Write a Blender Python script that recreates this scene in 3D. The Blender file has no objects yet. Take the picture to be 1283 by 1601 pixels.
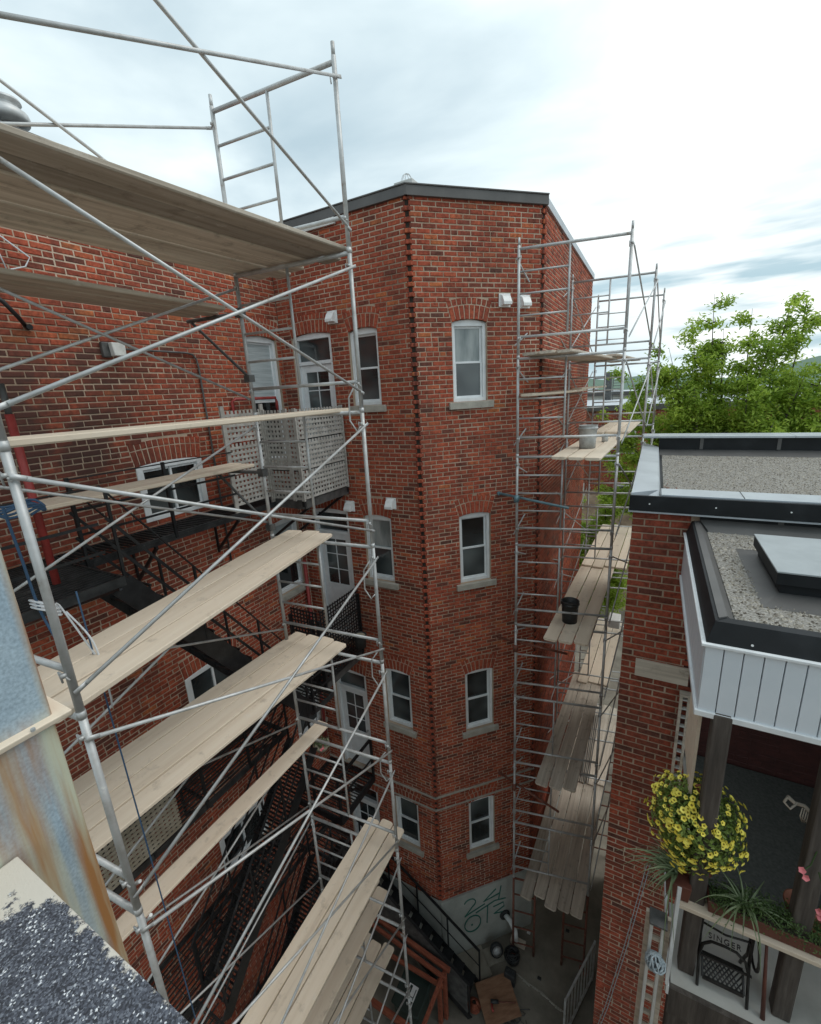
import bpy, math, random
from mathutils import Vector, Matrix
import numpy as np
R = math.radians
rnd = random.Random(7)
scene = bpy.context.scene
COL = scene.collection

# ------------------------------------------------------------------ camera
yaw, pit, rol = -0.508734, -0.260498, 0.055677
cd = bpy.data.cameras.new('camera'); cam = bpy.data.objects.new('camera', cd); COL.objects.link(cam)
cd.sensor_fit = 'HORIZONTAL'; cd.sensor_width = 36.0; cd.lens = 36.0*689.516/1283.0
cd.clip_start = 0.02; cd.clip_end = 3000
fw = Vector((math.sin(yaw)*math.cos(pit), math.cos(yaw)*math.cos(pit), math.sin(pit)))
rt = Vector((math.cos(yaw), -math.sin(yaw), 0)); dn = fw.cross(rt)
r2 = rt*math.cos(rol)+dn*math.sin(rol); d2 = -rt*math.sin(rol)+dn*math.cos(rol)
cam.matrix_world = Matrix(((r2.x, -d2.x, -fw.x, 0), (r2.y, -d2.y, -fw.y, 0), (r2.z, -d2.z, -fw.z, 0), (0, 0, 0, 1)))
scene.camera = cam

# ------------------------------------------------------------------ world
SUN_AZ, SUN_EL = 72.0, 56.0
w = bpy.data.worlds.new('World'); scene.world = w; w.use_nodes = True
nt = w.node_tree; N = nt.nodes; Lk = nt.links
for n in list(N): N.remove(n)
out = N.new('ShaderNodeOutputWorld'); bg = N.new('ShaderNodeBackground'); bg.inputs['Strength'].default_value = 0.12
sky = N.new('ShaderNodeTexSky'); sky.sky_type = 'NISHITA'; sky.sun_disc = False
sky.sun_elevation = R(SUN_EL); sky.sun_rotation = R(SUN_AZ)
tc = N.new('ShaderNodeTexCoord')
mp = N.new('ShaderNodeMapping'); mp.inputs['Scale'].default_value = (1, 1, 2.6); mp.inputs['Location'].default_value = (0.35, 0.2, 0.1)
Lk.new(tc.outputs['Generated'], mp.inputs['Vector'])
nz = N.new('ShaderNodeTexNoise'); nz.inputs['Scale'].default_value = 1.7; nz.inputs['Detail'].default_value = 6; nz.inputs['Roughness'].default_value = 0.5
nz.inputs['Distortion'].default_value = 0.3
Lk.new(mp.outputs[0], nz.inputs['Vector'])
# thinner, brighter cloud around the hidden sun
dt = N.new('ShaderNodeVectorMath'); dt.operation = 'DOT_PRODUCT'
Lk.new(tc.outputs['Generated'], dt.inputs[0])
dt.inputs[1].default_value = (math.sin(R(14))*math.cos(R(24)), math.cos(R(14))*math.cos(R(24)), math.sin(R(24)))
mr = N.new('ShaderNodeMapRange'); mr.inputs[1].default_value = 0.72; mr.inputs[2].default_value = 0.97; mr.inputs[3].default_value = -0.02; mr.inputs[4].default_value = 0.17
Lk.new(dt.outputs['Value'], mr.inputs[0])
ad = N.new('ShaderNodeMath'); ad.operation = 'ADD'; Lk.new(nz.outputs['Fac'], ad.inputs[0]); Lk.new(mr.outputs[0], ad.inputs[1])
cr = N.new('ShaderNodeValToRGB'); e = cr.color_ramp.elements
e[0].position = 0.34; e[0].color = (3.7, 4.75, 5.3, 1)
e[1].position = 0.70; e[1].color = (8.2, 8.5, 8.4, 1)
x = e.new(0.46); x.color = (4.75, 5.75, 6.2, 1)
x = e.new(0.57); x.color = (6.2, 7.15, 7.4, 1)
for q in e: q.color = tuple(c/10 for c in q.color[:3])+(1,)
Lk.new(ad.outputs[0], cr.inputs[0])
sc_ = N.new('ShaderNodeVectorMath'); sc_.operation = 'SCALE'; sc_.inputs['Scale'].default_value = 11.2
Lk.new(cr.outputs[0], sc_.inputs[0])
mp2 = N.new('ShaderNodeMapping'); mp2.inputs['Scale'].default_value = (2.2, 2.2, 15); mp2.inputs['Location'].default_value = (1.3, .4, .2); Lk.new(tc.outputs['Generated'], mp2.inputs['Vector'])
nz2 = N.new('ShaderNodeTexNoise'); nz2.inputs['Scale'].default_value = 1.5; nz2.inputs['Detail'].default_value = 5; Lk.new(mp2.outputs[0], nz2.inputs['Vector'])
m1 = N.new('ShaderNodeMapRange'); m1.inputs[1].default_value = .50; m1.inputs[2].default_value = .62; Lk.new(nz2.outputs['Fac'], m1.inputs[0])
sz = N.new('ShaderNodeSeparateXYZ'); Lk.new(tc.outputs['Generated'], sz.inputs[0])
m2 = N.new('ShaderNodeMapRange'); m2.inputs[1].default_value = .34; m2.inputs[2].default_value = .16; Lk.new(sz.outputs[2], m2.inputs[0])
m3 = N.new('ShaderNodeMath'); m3.operation = 'MULTIPLY'; Lk.new(m1.outputs[0], m3.inputs[0]); Lk.new(m2.outputs[0], m3.inputs[1])
mxs = N.new('ShaderNodeMix'); mxs.data_type = 'RGBA'; Lk.new(m3.outputs[0], mxs.inputs[0]); Lk.new(sc_.outputs[0], mxs.inputs[6]); mxs.inputs[7].default_value = (3.9, 5.3, 5.9, 1)
mx = N.new('ShaderNodeMix'); mx.data_type = 'RGBA'; mx.inputs[0].default_value = 0.94
Lk.new(sky.outputs[0], mx.inputs[6]); Lk.new(mxs.outputs[2], mx.inputs[7])
Lk.new(mx.outputs[2], bg.inputs['Color']); Lk.new(bg.outputs[0], out.inputs[0])

# ------------------------------------------------------------------ sun (behind cloud)
sd = bpy.data.lights.new('sun', 'SUN'); sd.energy = 1.2; sd.angle = R(40); sd.color = (1, 0.96, 0.9)
so = bpy.data.objects.new('sun', sd); COL.objects.link(so)
sv = Vector((math.sin(R(SUN_AZ))*math.cos(R(SUN_EL)), math.cos(R(SUN_AZ))*math.cos(R(SUN_EL)), math.sin(R(SUN_EL))))
so.rotation_euler = sv.to_track_quat('Z', 'Y').to_euler(); so.location = (0, 0, 20)
vs = scene.view_settings; vs.view_transform = 'Standard'; vs.look = 'None'; vs.gamma = 1; vs.use_curve_mapping = False; vs.exposure = 0.14
scene.cycles.max_bounces = 6; scene.cycles.diffuse_bounces = 3

ZG = -12.65
# ------------------------------------------------------------------ materials
def mat(name, base, rough=0.7, metal=0.0, ramp=None, scale=(1, 1, 1), nscale=5.0, detail=4, bump=0.0, bscale=None, coord='Object', spec=None, rand=0.0, attr=None, trans=0, stain=0):
    m = bpy.data.materials.new(name); m.use_nodes = True; t = m.node_tree; n = t.nodes; l = t.links
    b = n['Principled BSDF']; b.inputs['Base Color'].default_value = (*base, 1); b.inputs['Roughness'].default_value = rough; b.inputs['Metallic'].default_value = metal
    if spec is not None: b.inputs['Specular IOR Level'].default_value = spec
    c = n.new('ShaderNodeTexCoord'); mp = n.new('ShaderNodeMapping'); mp.inputs['Scale'].default_value = scale
    l.new(c.outputs[coord], mp.inputs['Vector'])
    if rand:
        oi = n.new('ShaderNodeObjectInfo'); cx = n.new('ShaderNodeVectorMath'); cx.operation = 'SCALE'; cx.inputs['Scale'].default_value = 37
        cc = n.new('ShaderNodeCombineXYZ')
        for i in range(3): l.new(oi.outputs['Random'], cc.inputs[i])
        l.new(cc.outputs[0], cx.inputs[0]); l.new(cx.outputs[0], mp.inputs['Location'])
    z = n.new('ShaderNodeTexNoise'); z.inputs['Scale'].default_value = nscale; z.inputs['Detail'].default_value = detail; z.inputs['Roughness'].default_value = 0.62
    l.new(mp.outputs[0], z.inputs['Vector'])
    if ramp:
        r = n.new('ShaderNodeValToRGB'); r.color_ramp.elements[0].position = ramp[0][0]; r.color_ramp.elements[0].color = (*ramp[0][1], 1)
        r.color_ramp.elements[1].position = ramp[-1][0]; r.color_ramp.elements[1].color = (*ramp[-1][1], 1)
        for p, cl in ramp[1:-1]: r.color_ramp.elements.new(p).color = (*cl, 1)
        l.new(z.outputs['Fac'], r.inputs[0]); src = r.outputs[0]
        if rand:
            hs = n.new('ShaderNodeHueSaturation'); mrn = n.new('ShaderNodeMapRange'); mrn.inputs[3].default_value = 1-rand; mrn.inputs[4].default_value = 1+rand
            l.new(oi.outputs['Random'], mrn.inputs[0]); l.new(mrn.outputs[0], hs.inputs['Value']); l.new(src, hs.inputs['Color']); src = hs.outputs[0]
        if stain:
            zs = n.new('ShaderNodeTexNoise'); zs.inputs['Scale'].default_value = 5.5; zs.inputs['Detail'].default_value = 8; zs.inputs['Roughness'].default_value = .7
            ms = n.new('ShaderNodeVectorMath'); ms.operation = 'ADD'; l.new(c.outputs[coord], ms.inputs[0]); l.new(cx.outputs[0], ms.inputs[1]); l.new(ms.outputs[0], zs.inputs['Vector'])
            for lo, hi, col_, amt in ((.44, .30, (.13, .10, .075, 1), stain), (.60, .70, (.72, .68, .62, 1), stain*.8)):
                m_ = n.new('ShaderNodeMapRange'); m_.inputs[1].default_value = lo; m_.inputs[2].default_value = hi; m_.inputs[3].default_value = 0; m_.inputs[4].default_value = amt; l.new(zs.outputs['Fac'], m_.inputs[0])
                x_ = n.new('ShaderNodeMix'); x_.data_type = 'RGBA'; l.new(m_.outputs[0], x_.inputs[0]); l.new(src, x_.inputs[6]); x_.inputs[7].default_value = col_; src = x_.outputs[2]
        l.new(src, b.inputs['Base Color'])
    if bump:
        z2 = n.new('ShaderNodeTexNoise'); z2.inputs['Scale'].default_value = bscale or nscale*4; z2.inputs['Detail'].default_value = 5
        l.new(mp.outputs[0], z2.inputs['Vector']); bp = n.new('ShaderNodeBump'); bp.inputs['Strength'].default_value = bump; bp.inputs['Distance'].default_value = 0.01
        l.new(z2.outputs['Fac'], bp.inputs['Height']); l.new(bp.outputs[0], b.inputs['Normal'])
    return m

def brick_mat():
    m = bpy.data.materials.new('brick'); m.use_nodes = True; t = m.node_tree; n = t.nodes; l = t.links; b = n['Principled BSDF']
    b.inputs['Roughness'].default_value = 0.88; b.inputs['Specular IOR Level'].default_value = 0.25
    a = n.new('ShaderNodeAttribute'); a.attribute_name = 'tint'
    r = n.new('ShaderNodeValToRGB'); E = r.color_ramp.elements
    E[0].position = 0; E[0].color = (.13, .056, .042, 1); E[1].position = 1; E[1].color = (.46, .14, .055, 1)
    for p, c in ((.14, (.16, .053, .037)), (.3, (.25, .064, .038)), (.6, (.36, .079, .044)), (.88, (.43, .104, .053))): E.new(p).color = (*c, 1)
    l.new(a.outputs['Fac'], r.inputs[0])
    g = n.new('ShaderNodeNewGeometry')
    z = n.new('ShaderNodeTexNoise'); z.inputs['Scale'].default_value = 21; z.inputs['Detail'].default_value = 7; z.inputs['Roughness'].default_value = .68; l.new(g.outputs['Position'], z.inputs['Vector'])
    mr = n.new('ShaderNodeMapRange'); mr.inputs[1].default_value = .32; mr.inputs[2].default_value = .68; mr.inputs[3].default_value = .52; mr.inputs[4].default_value = 1.42; l.new(z.outputs['Fac'], mr.inputs[0])
    # mortar smears / efflorescence specks
    z3 = n.new('ShaderNodeTexNoise'); z3.inputs['Scale'].default_value = 14; z3.inputs['Detail'].default_value = 8; z3.inputs['Roughness'].default_value = .75; l.new(g.outputs['Position'], z3.inputs['Vector'])
    m3 = n.new('ShaderNodeMapRange'); m3.inputs[1].default_value = .66; m3.inputs[2].default_value = .80; m3.inputs[3].default_value = 0; m3.inputs[4].default_value = .35; l.new(z3.outputs['Fac'], m3.inputs[0])
    # soot deposit
    z4 = n.new('ShaderNodeTexNoise'); z4.inputs['Scale'].default_value = .8; z4.inputs['Detail'].default_value = 4; l.new(g.outputs['Position'], z4.inputs['Vector'])
    m4 = n.new('ShaderNodeMapRange'); m4.inputs[1].default_value = .46; m4.inputs[2].default_value = .66; m4.inputs[3].default_value = 0; m4.inputs[4].default_value = .4; l.new(z4.outputs['Fac'], m4.inputs[0])
    sp = n.new('ShaderNodeSeparateXYZ'); l.new(g.outputs['Position'], sp.inputs[0])
    def mrg(i, a, b_):
        q = n.new('ShaderNodeMapRange'); q.inputs[1].default_value = a; q.inputs[2].default_value = b_; l.new(sp.outputs[i], q.inputs[0]); return q.outputs[0]
    def mul(a_, b_, op='MULTIPLY'):
        q = n.new('ShaderNodeMath'); q.operation = op; l.new(a_, q.inputs[0]); l.new(b_, q.inputs[1]); return q.outputs[0]
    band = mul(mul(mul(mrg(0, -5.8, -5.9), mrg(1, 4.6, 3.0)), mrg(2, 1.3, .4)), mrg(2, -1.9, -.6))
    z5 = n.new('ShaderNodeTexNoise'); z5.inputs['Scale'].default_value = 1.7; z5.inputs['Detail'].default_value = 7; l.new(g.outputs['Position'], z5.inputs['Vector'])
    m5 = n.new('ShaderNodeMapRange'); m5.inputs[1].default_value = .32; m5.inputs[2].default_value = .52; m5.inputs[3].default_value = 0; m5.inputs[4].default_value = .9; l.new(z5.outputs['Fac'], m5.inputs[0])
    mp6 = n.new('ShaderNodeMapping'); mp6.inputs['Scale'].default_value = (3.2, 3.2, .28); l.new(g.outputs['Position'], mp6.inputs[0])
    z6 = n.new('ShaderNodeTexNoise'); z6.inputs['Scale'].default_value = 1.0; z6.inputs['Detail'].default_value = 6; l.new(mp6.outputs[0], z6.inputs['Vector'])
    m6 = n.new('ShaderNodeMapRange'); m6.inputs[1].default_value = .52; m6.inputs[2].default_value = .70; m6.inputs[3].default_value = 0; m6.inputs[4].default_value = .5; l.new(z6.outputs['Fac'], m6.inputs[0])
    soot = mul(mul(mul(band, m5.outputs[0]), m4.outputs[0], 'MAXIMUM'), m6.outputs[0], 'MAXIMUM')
    hs = n.new('ShaderNodeHueSaturation'); l.new(r.outputs[0], hs.inputs['Color']); l.new(mr.outputs[0], hs.inputs['Value'])
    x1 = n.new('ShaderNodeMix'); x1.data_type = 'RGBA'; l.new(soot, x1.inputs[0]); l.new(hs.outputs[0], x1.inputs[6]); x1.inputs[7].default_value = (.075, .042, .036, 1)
    x2 = n.new('ShaderNodeMix'); x2.data_type = 'RGBA'; l.new(m3.outputs[0], x2.inputs[0]); l.new(x1.outputs[2], x2.inputs[6]); x2.inputs[7].default_value = (.5, .40, .33, 1)
    l.new(x2.outputs[2], b.inputs['Base Color'])
    bp = n.new('ShaderNodeBump'); bp.inputs['Strength'].default_value = .6; bp.inputs['Distance'].default_value = .006; l.new(z.outputs['Fac'], bp.inputs['Height']); l.new(bp.outputs[0], b.inputs['Normal'])
    return m

def streak_mat(name, cols, scale, nscale, rough=.5, metal=.3, bump=.1):
    return mat(name, cols[0][1], rough, metal, ramp=cols, scale=scale, nscale=nscale, bump=bump)

M = {}
M['brick'] = brick_mat()
M['brick_porch_shade'] = mat('dark_red_shaded_brick', (.06, .015, .012), .7, ramp=[(.3, (.04, .011, .009)), (.7, (.075, .02, .016))], nscale=6)  # house brick with the shade under the porch roof put into its colour
M['mortar'] = mat('mortar', (.5, .4, .33), .95, ramp=[(.28, (.22, .155, .11)), (.48, (.42, .31, .225)), (.72, (.62, .50, .39))], nscale=1.1, detail=8, bump=.8, bscale=60)
M['galv'] = mat('galvanised_steel', (.4, .41, .41), .48, .35, ramp=[(.28, (.26, .19, .14)), (.34, (.40, .395, .38)), (.5, (.49, .495, .49)), (.66, (.56, .57, .57)), (.74, (.78, .77, .73))], nscale=7, detail=9, bump=.05, bscale=40, rand=.12)
M['wood'] = mat('plank_wood', (.5, .42, .33), .85, ramp=[(.2, (.56, .45, .34)), (.4, (.70, .585, .455)), (.6, (.75, .64, .51)), (.85, (.80, .71, .59))], scale=(.45, 7, 7), nscale=1.4, detail=9, bump=.25, bscale=3, rand=.09, stain=.32)
M['wood_brown'] = mat('brown_plank_wood', (.4, .3, .2), .9, ramp=[(.2, (.24, .20, .155)), (.42, (.45, .385, .31)), (.6, (.57, .50, .415)), (.85, (.68, .61, .53))], scale=(.5, 9, 9), nscale=1.8, detail=9, bump=.4, bscale=3, rand=.34, stain=.5)
M['wood_grey'] = mat('grey_weathered_wood', (.3, .27, .23), .9, ramp=[(.2, (.32, .27, .215)), (.5, (.54, .465, .38)), (.8, (.68, .61, .52))], scale=(.5, 12, 12), nscale=2, detail=8, bump=.4, bscale=3, rand=.18, stain=.5)
M['post_wood'] = mat('dark_old_timber', (.12, .1, .09), .85, ramp=[(.25, (.035, .028, .024)), (.5, (.082, .068, .058)), (.8, (.17, .15, .13))], scale=(9, 9, .8), nscale=2, detail=8, bump=.4, bscale=6)
M['white'] = mat('white_paint', (.8, .82, .83), .45, ramp=[(.2, (.62, .65, .66)), (.55, (.8, .82, .83)), (.8, (.86, .87, .87))], nscale=4, detail=6, bump=.05)
M['dirty_white'] = mat('dirty_white_paint', (.6, .61, .58), .6, ramp=[(.25, (.36, .36, .33)), (.5, (.6, .6, .57)), (.8, (.74, .74, .72))], nscale=3, detail=8, bump=.1)
M['glass'] = mat('window_glass', (.035, .045, .05), .04, 0, ramp=[(.38, (.010, .013, .014)), (.5, (.04, .048, .05)), (.70, (.13, .15, .15))], nscale=.9, detail=2, spec=.9, rand=.5)  # mottled base colour stands in for reflections and curtains
M['frost'] = mat('curtained_glass', (.28, .31, .31), .08, ramp=[(.35, (.16, .19, .19)), (.65, (.38, .41, .40))], scale=(4, 4, 1), nscale=1.2, detail=3, spec=.8, rand=.2)
M['blind'] = mat('white_blind', (.45, .5, .5), .5, ramp=[(.3, (.3, .35, .36)), (.6, (.5, .55, .56))], scale=(1, 1, 26), nscale=1.5)
M['stone'] = mat('sill_stone', (.4, .37, .32), .9, ramp=[(.2, (.24, .22, .185)), (.5, (.38, .355, .305)), (.8, (.48, .455, .40))], nscale=5, detail=8, bump=.4, bscale=40)
M['concrete'] = mat('concrete_render', (.4, .41, .37), .9, ramp=[(.2, (.24, .25, .22)), (.5, (.42, .43, .395)), (.8, (.54, .55, .51))], nscale=1.3, detail=9, bump=.3, bscale=20)
M['paving'] = mat('yard_concrete', (.2, .18, .14), .95, ramp=[(.25, (.10, .088, .068)), (.5, (.21, .185, .15)), (.75, (.32, .29, .235))], nscale=1.1, detail=10, bump=.5, bscale=18)
M['slab'] = mat('paving_slab', (.3, .27, .22), .95, ramp=[(.25, (.2, .175, .14)), (.5, (.32, .285, .23)), (.75, (.42, .38, .31))], nscale=3, detail=9, bump=.3, bscale=25)
M['black'] = mat('black_iron', (.02, .021, .022), .45, .3, ramp=[(.3, (.011, .012, .013)), (.6, (.025, .026, .028)), (.85, (.07, .07, .068))], nscale=7, detail=7, bump=.15)
M['grate_iron'] = mat('highlight_grating_iron', (.05, .05, .05), .4, .3, ramp=[(.3, (.018, .019, .02)), (.6, (.05, .052, .053)), (.85, (.13, .13, .125))], nscale=8, detail=7)  # paler than the black iron: highlights on the bars put into the colour
M['iron_grey'] = mat('grey_iron', (.10, .10, .10), .55, .4, ramp=[(.3, (.05, .05, .05)), (.7, (.16, .16, .155))], nscale=7, detail=7)
M['capgrey'] = mat('dark_grey_cap', (.10, .095, .09), .5, .1, ramp=[(.3, (.085, .082, .08)), (.7, (.125, .12, .115))], nscale=2, detail=4)
M['membrane'] = mat('black_membrane', (.03, .033, .036), .6, 0, ramp=[(.25, (.009, .010, .011)), (.55, (.017, .019, .021)), (.8, (.034, .038, .042))], nscale=2, detail=7, bump=.2, spec=.25)
M['greymem'] = mat('grey_flashing', (.42, .46, .5), .4, .25, ramp=[(.25, (.33, .36, .385)), (.5, (.44, .475, .505)), (.8, (.55, .59, .62))], nscale=1.5, detail=7, bump=.08)
M['gravel_base'] = mat('gravel_bed', (.2, .19, .17), .95, ramp=[(.25, (.10, .092, .08)), (.45, (.23, .215, .19)), (.6, (.36, .34, .31)), (.78, (.52, .50, .46))], nscale=70, detail=3, bump=1.0, bscale=80)
M['stonechip_'] = mat('gravel_stone_plain', (.35, .33, .30), .9, ramp=[(.2, (.17, .155, .135)), (.5, (.36, .335, .30)), (.8, (.56, .54, .50))], nscale=25, detail=2)
M['hatch_top'] = mat('hatch_top_metal', (.35, .38, .39), .5, .1, ramp=[(.25, (.29, .315, .325)), (.6, (.37, .40, .41)), (.85, (.43, .46, .47))], nscale=3, detail=7)
M['siding'] = mat('white_siding', (.72, .77, .82), .35, .05, ramp=[(.3, (.66, .72, .77)), (.7, (.76, .81, .86))], nscale=2, detail=4)
M['red'] = mat('red_paint', (.35, .04, .035), .5, 0, ramp=[(.25, (.16, .028, .022)), (.5, (.33, .04, .035)), (.8, (.42, .07, .06))], nscale=6, detail=6, bump=.1)
M['redwood'] = mat('red_brown_timber', (.26, .07, .035), .7, 0, ramp=[(.25, (.13, .035, .02)), (.5, (.27, .07, .035)), (.8, (.38, .12, .06))], scale=(1, 6, 6), nscale=3, detail=7, bump=.3)
M['rustred'] = mat('rusted_tube', (.2, .07, .045), .7, .2, ramp=[(.3, (.12, .05, .035)), (.6, (.24, .09, .06)), (.85, (.4, .36, .33))], nscale=9, detail=7)
M['teal'] = mat('teal_tube', (.12, .25, .3), .5, .3, ramp=[(.3, (.10, .20, .24)), (.7, (.22, .34, .38))], nscale=9, detail=5)
M['lattice'] = mat('lattice_wood', (.36, .34, .31), .9, ramp=[(.2, (.22, .2, .18)), (.5, (.38, .36, .33)), (.8, (.52, .50, .47))], nscale=8, detail=6, bump=.3)
M['tan'] = mat('tan_perforated_panel', (.33, .29, .22), .8, ramp=[(.3, (.25, .215, .16)), (.7, (.38, .34, .27))], nscale=5)
M['plastic_white'] = mat('white_plastic', (.82, .83, .82), .4, ramp=[(.3, (.72, .73, .72)), (.7, (.85, .86, .85))], nscale=6)
M['bucket'] = mat('mortar_stained_bucket', (.4, .41, .40), .7, ramp=[(.3, (.24, .245, .24)), (.5, (.42, .43, .42)), (.75, (.62, .63, .62))], nscale=6, detail=8, bump=.3)
M['darkplastic'] = mat('black_plastic', (.025, .027, .028), .5, ramp=[(.35, (.012, .013, .014)), (.6, (.04, .042, .043)), (.8, (.16, .165, .165))], nscale=6, detail=7)
M['binmat'] = mat('dark_green_bin_plastic', (.015, .03, .024), .5, ramp=[(.3, (.012, .022, .018)), (.7, (.025, .045, .036))], nscale=4)
M['plywood'] = mat('stained_plywood', (.25, .13, .075), .85, ramp=[(.25, (.15, .07, .04)), (.5, (.27, .14, .08)), (.8, (.36, .21, .13))], scale=(1, 4, 1), nscale=3, detail=7, bump=.2)
M['rope_blue'] = mat('blue_rope', (.035, .085, .16), .7)
M['rope_white'] = mat('pale_cable', (.62, .64, .66), .6)
M['rope_grey'] = mat('grey_blue_rope', (.36, .42, .45), .9, ramp=[(.3, (.22, .27, .3)), (.7, (.48, .54, .57))], nscale=30)
M['graffiti'] = mat('green_spray_paint', (.03, .14, .11), .8)
M['terracotta'] = mat('terracotta', (.32, .12, .07), .8, ramp=[(.3, (.20, .07, .04)), (.7, (.36, .14, .085))], nscale=5, detail=6)
M['brownplastic'] = mat('brown_planter_plastic', (.13, .04, .025), .55, ramp=[(.3, (.08, .025, .018)), (.7, (.16, .05, .03))], nscale=4)
M['soil'] = mat('soil', (.03, .022, .016), .95, ramp=[(.3, (.015, .011, .008)), (.7, (.05, .038, .028))], nscale=30)
M['petal'] = mat('yellow_petal', (.75, .62, .06), .6, ramp=[(.3, (.82, .66, .05)), (.7, (.93, .84, .18))], nscale=5, rand=.15)
M['petal_eye'] = mat('flower_eye', (.25, .18, .01), .7)
M['pink'] = mat('pink_petal', (.7, .2, .22), .6)
M['porchfloor'] = mat('pale_porch_floor', (.5, .49, .45), .7, ramp=[(.25, (.38, .37, .33)), (.5, (.52, .51, .47)), (.8, (.62, .61, .57))], nscale=2.2, detail=8, bump=.1)
M['greyfloor'] = mat('grey_porch_carpet', (.16, .17, .16), .9, ramp=[(.3, (.06, .064, .058)), (.7, (.11, .115, .105))], nscale=40, detail=4)
M['mesh_dark'] = mat('dark_cast_iron', (.03, .028, .026), .5, .5, ramp=[(.3, (.015, .014, .013)), (.7, (.06, .056, .052))], nscale=9)
M['farroof'] = mat('far_flat_roof', (.5, .52, .54), .8, ramp=[(.3, (.32, .34, .36)), (.6, (.6, .63, .66))], nscale=.6)
M['bark'] = mat('bark', (.08, .065, .05), .9, ramp=[(.3, (.045, .037, .03)), (.7, (.13, .11, .09))], nscale=10, detail=6)
M['hill'] = mat('far_hill', (.13, .2, .15), .95, ramp=[(.3, (.10, .16, .12)), (.7, (.17, .24, .18))], nscale=.02, coord='Object')
M['brush'] = mat('courtyard_green', (.06, .11, .03), .9)

def leaf_mat(name, c1, c2, tr=.35):
    m = bpy.data.materials.new(name); m.use_nodes = True; t = m.node_tree; n = t.nodes; l = t.links; b = n['Principled BSDF']
    b.inputs['Roughness'].default_value = .55; a = n.new('ShaderNodeAttribute'); a.attribute_name = 'tint'
    r = n.new('ShaderNodeValToRGB'); r.color_ramp.elements[0].color = (*c1, 1); r.color_ramp.elements[1].color = (*c2, 1)
    l.new(a.outputs['Fac'], r.inputs[0]); l.new(r.outputs[0], b.inputs['Base Color'])
    tl = n.new('ShaderNodeBsdfTranslucent'); l.new(r.outputs[0], tl.inputs[0]); ms = n.new('ShaderNodeMixShader'); ms.inputs[0].default_value = tr
    l.new(b.outputs[0], ms.inputs[1]); l.new(tl.outputs[0], ms.inputs[2]); l.new(ms.outputs[0], n['Material Output'].inputs[0])
    return m
M['stonechip'] = leaf_mat('gravel_stone', (.08, .064, .046), (.50, .45, .37), 0)
M['leaf'] = leaf_mat('tree_leaf', (.17, .30, .03), (.54, .69, .11), .45)
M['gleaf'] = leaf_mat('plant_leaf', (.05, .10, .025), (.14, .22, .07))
M['blade'] = leaf_mat('spider_plant_leaf', (.12, .17, .08), (.34, .42, .24))
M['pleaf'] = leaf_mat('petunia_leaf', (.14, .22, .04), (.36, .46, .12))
M['redleaf'] = leaf_mat('far_leaf', (.05, .10, .02), (.12, .2, .05))

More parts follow.
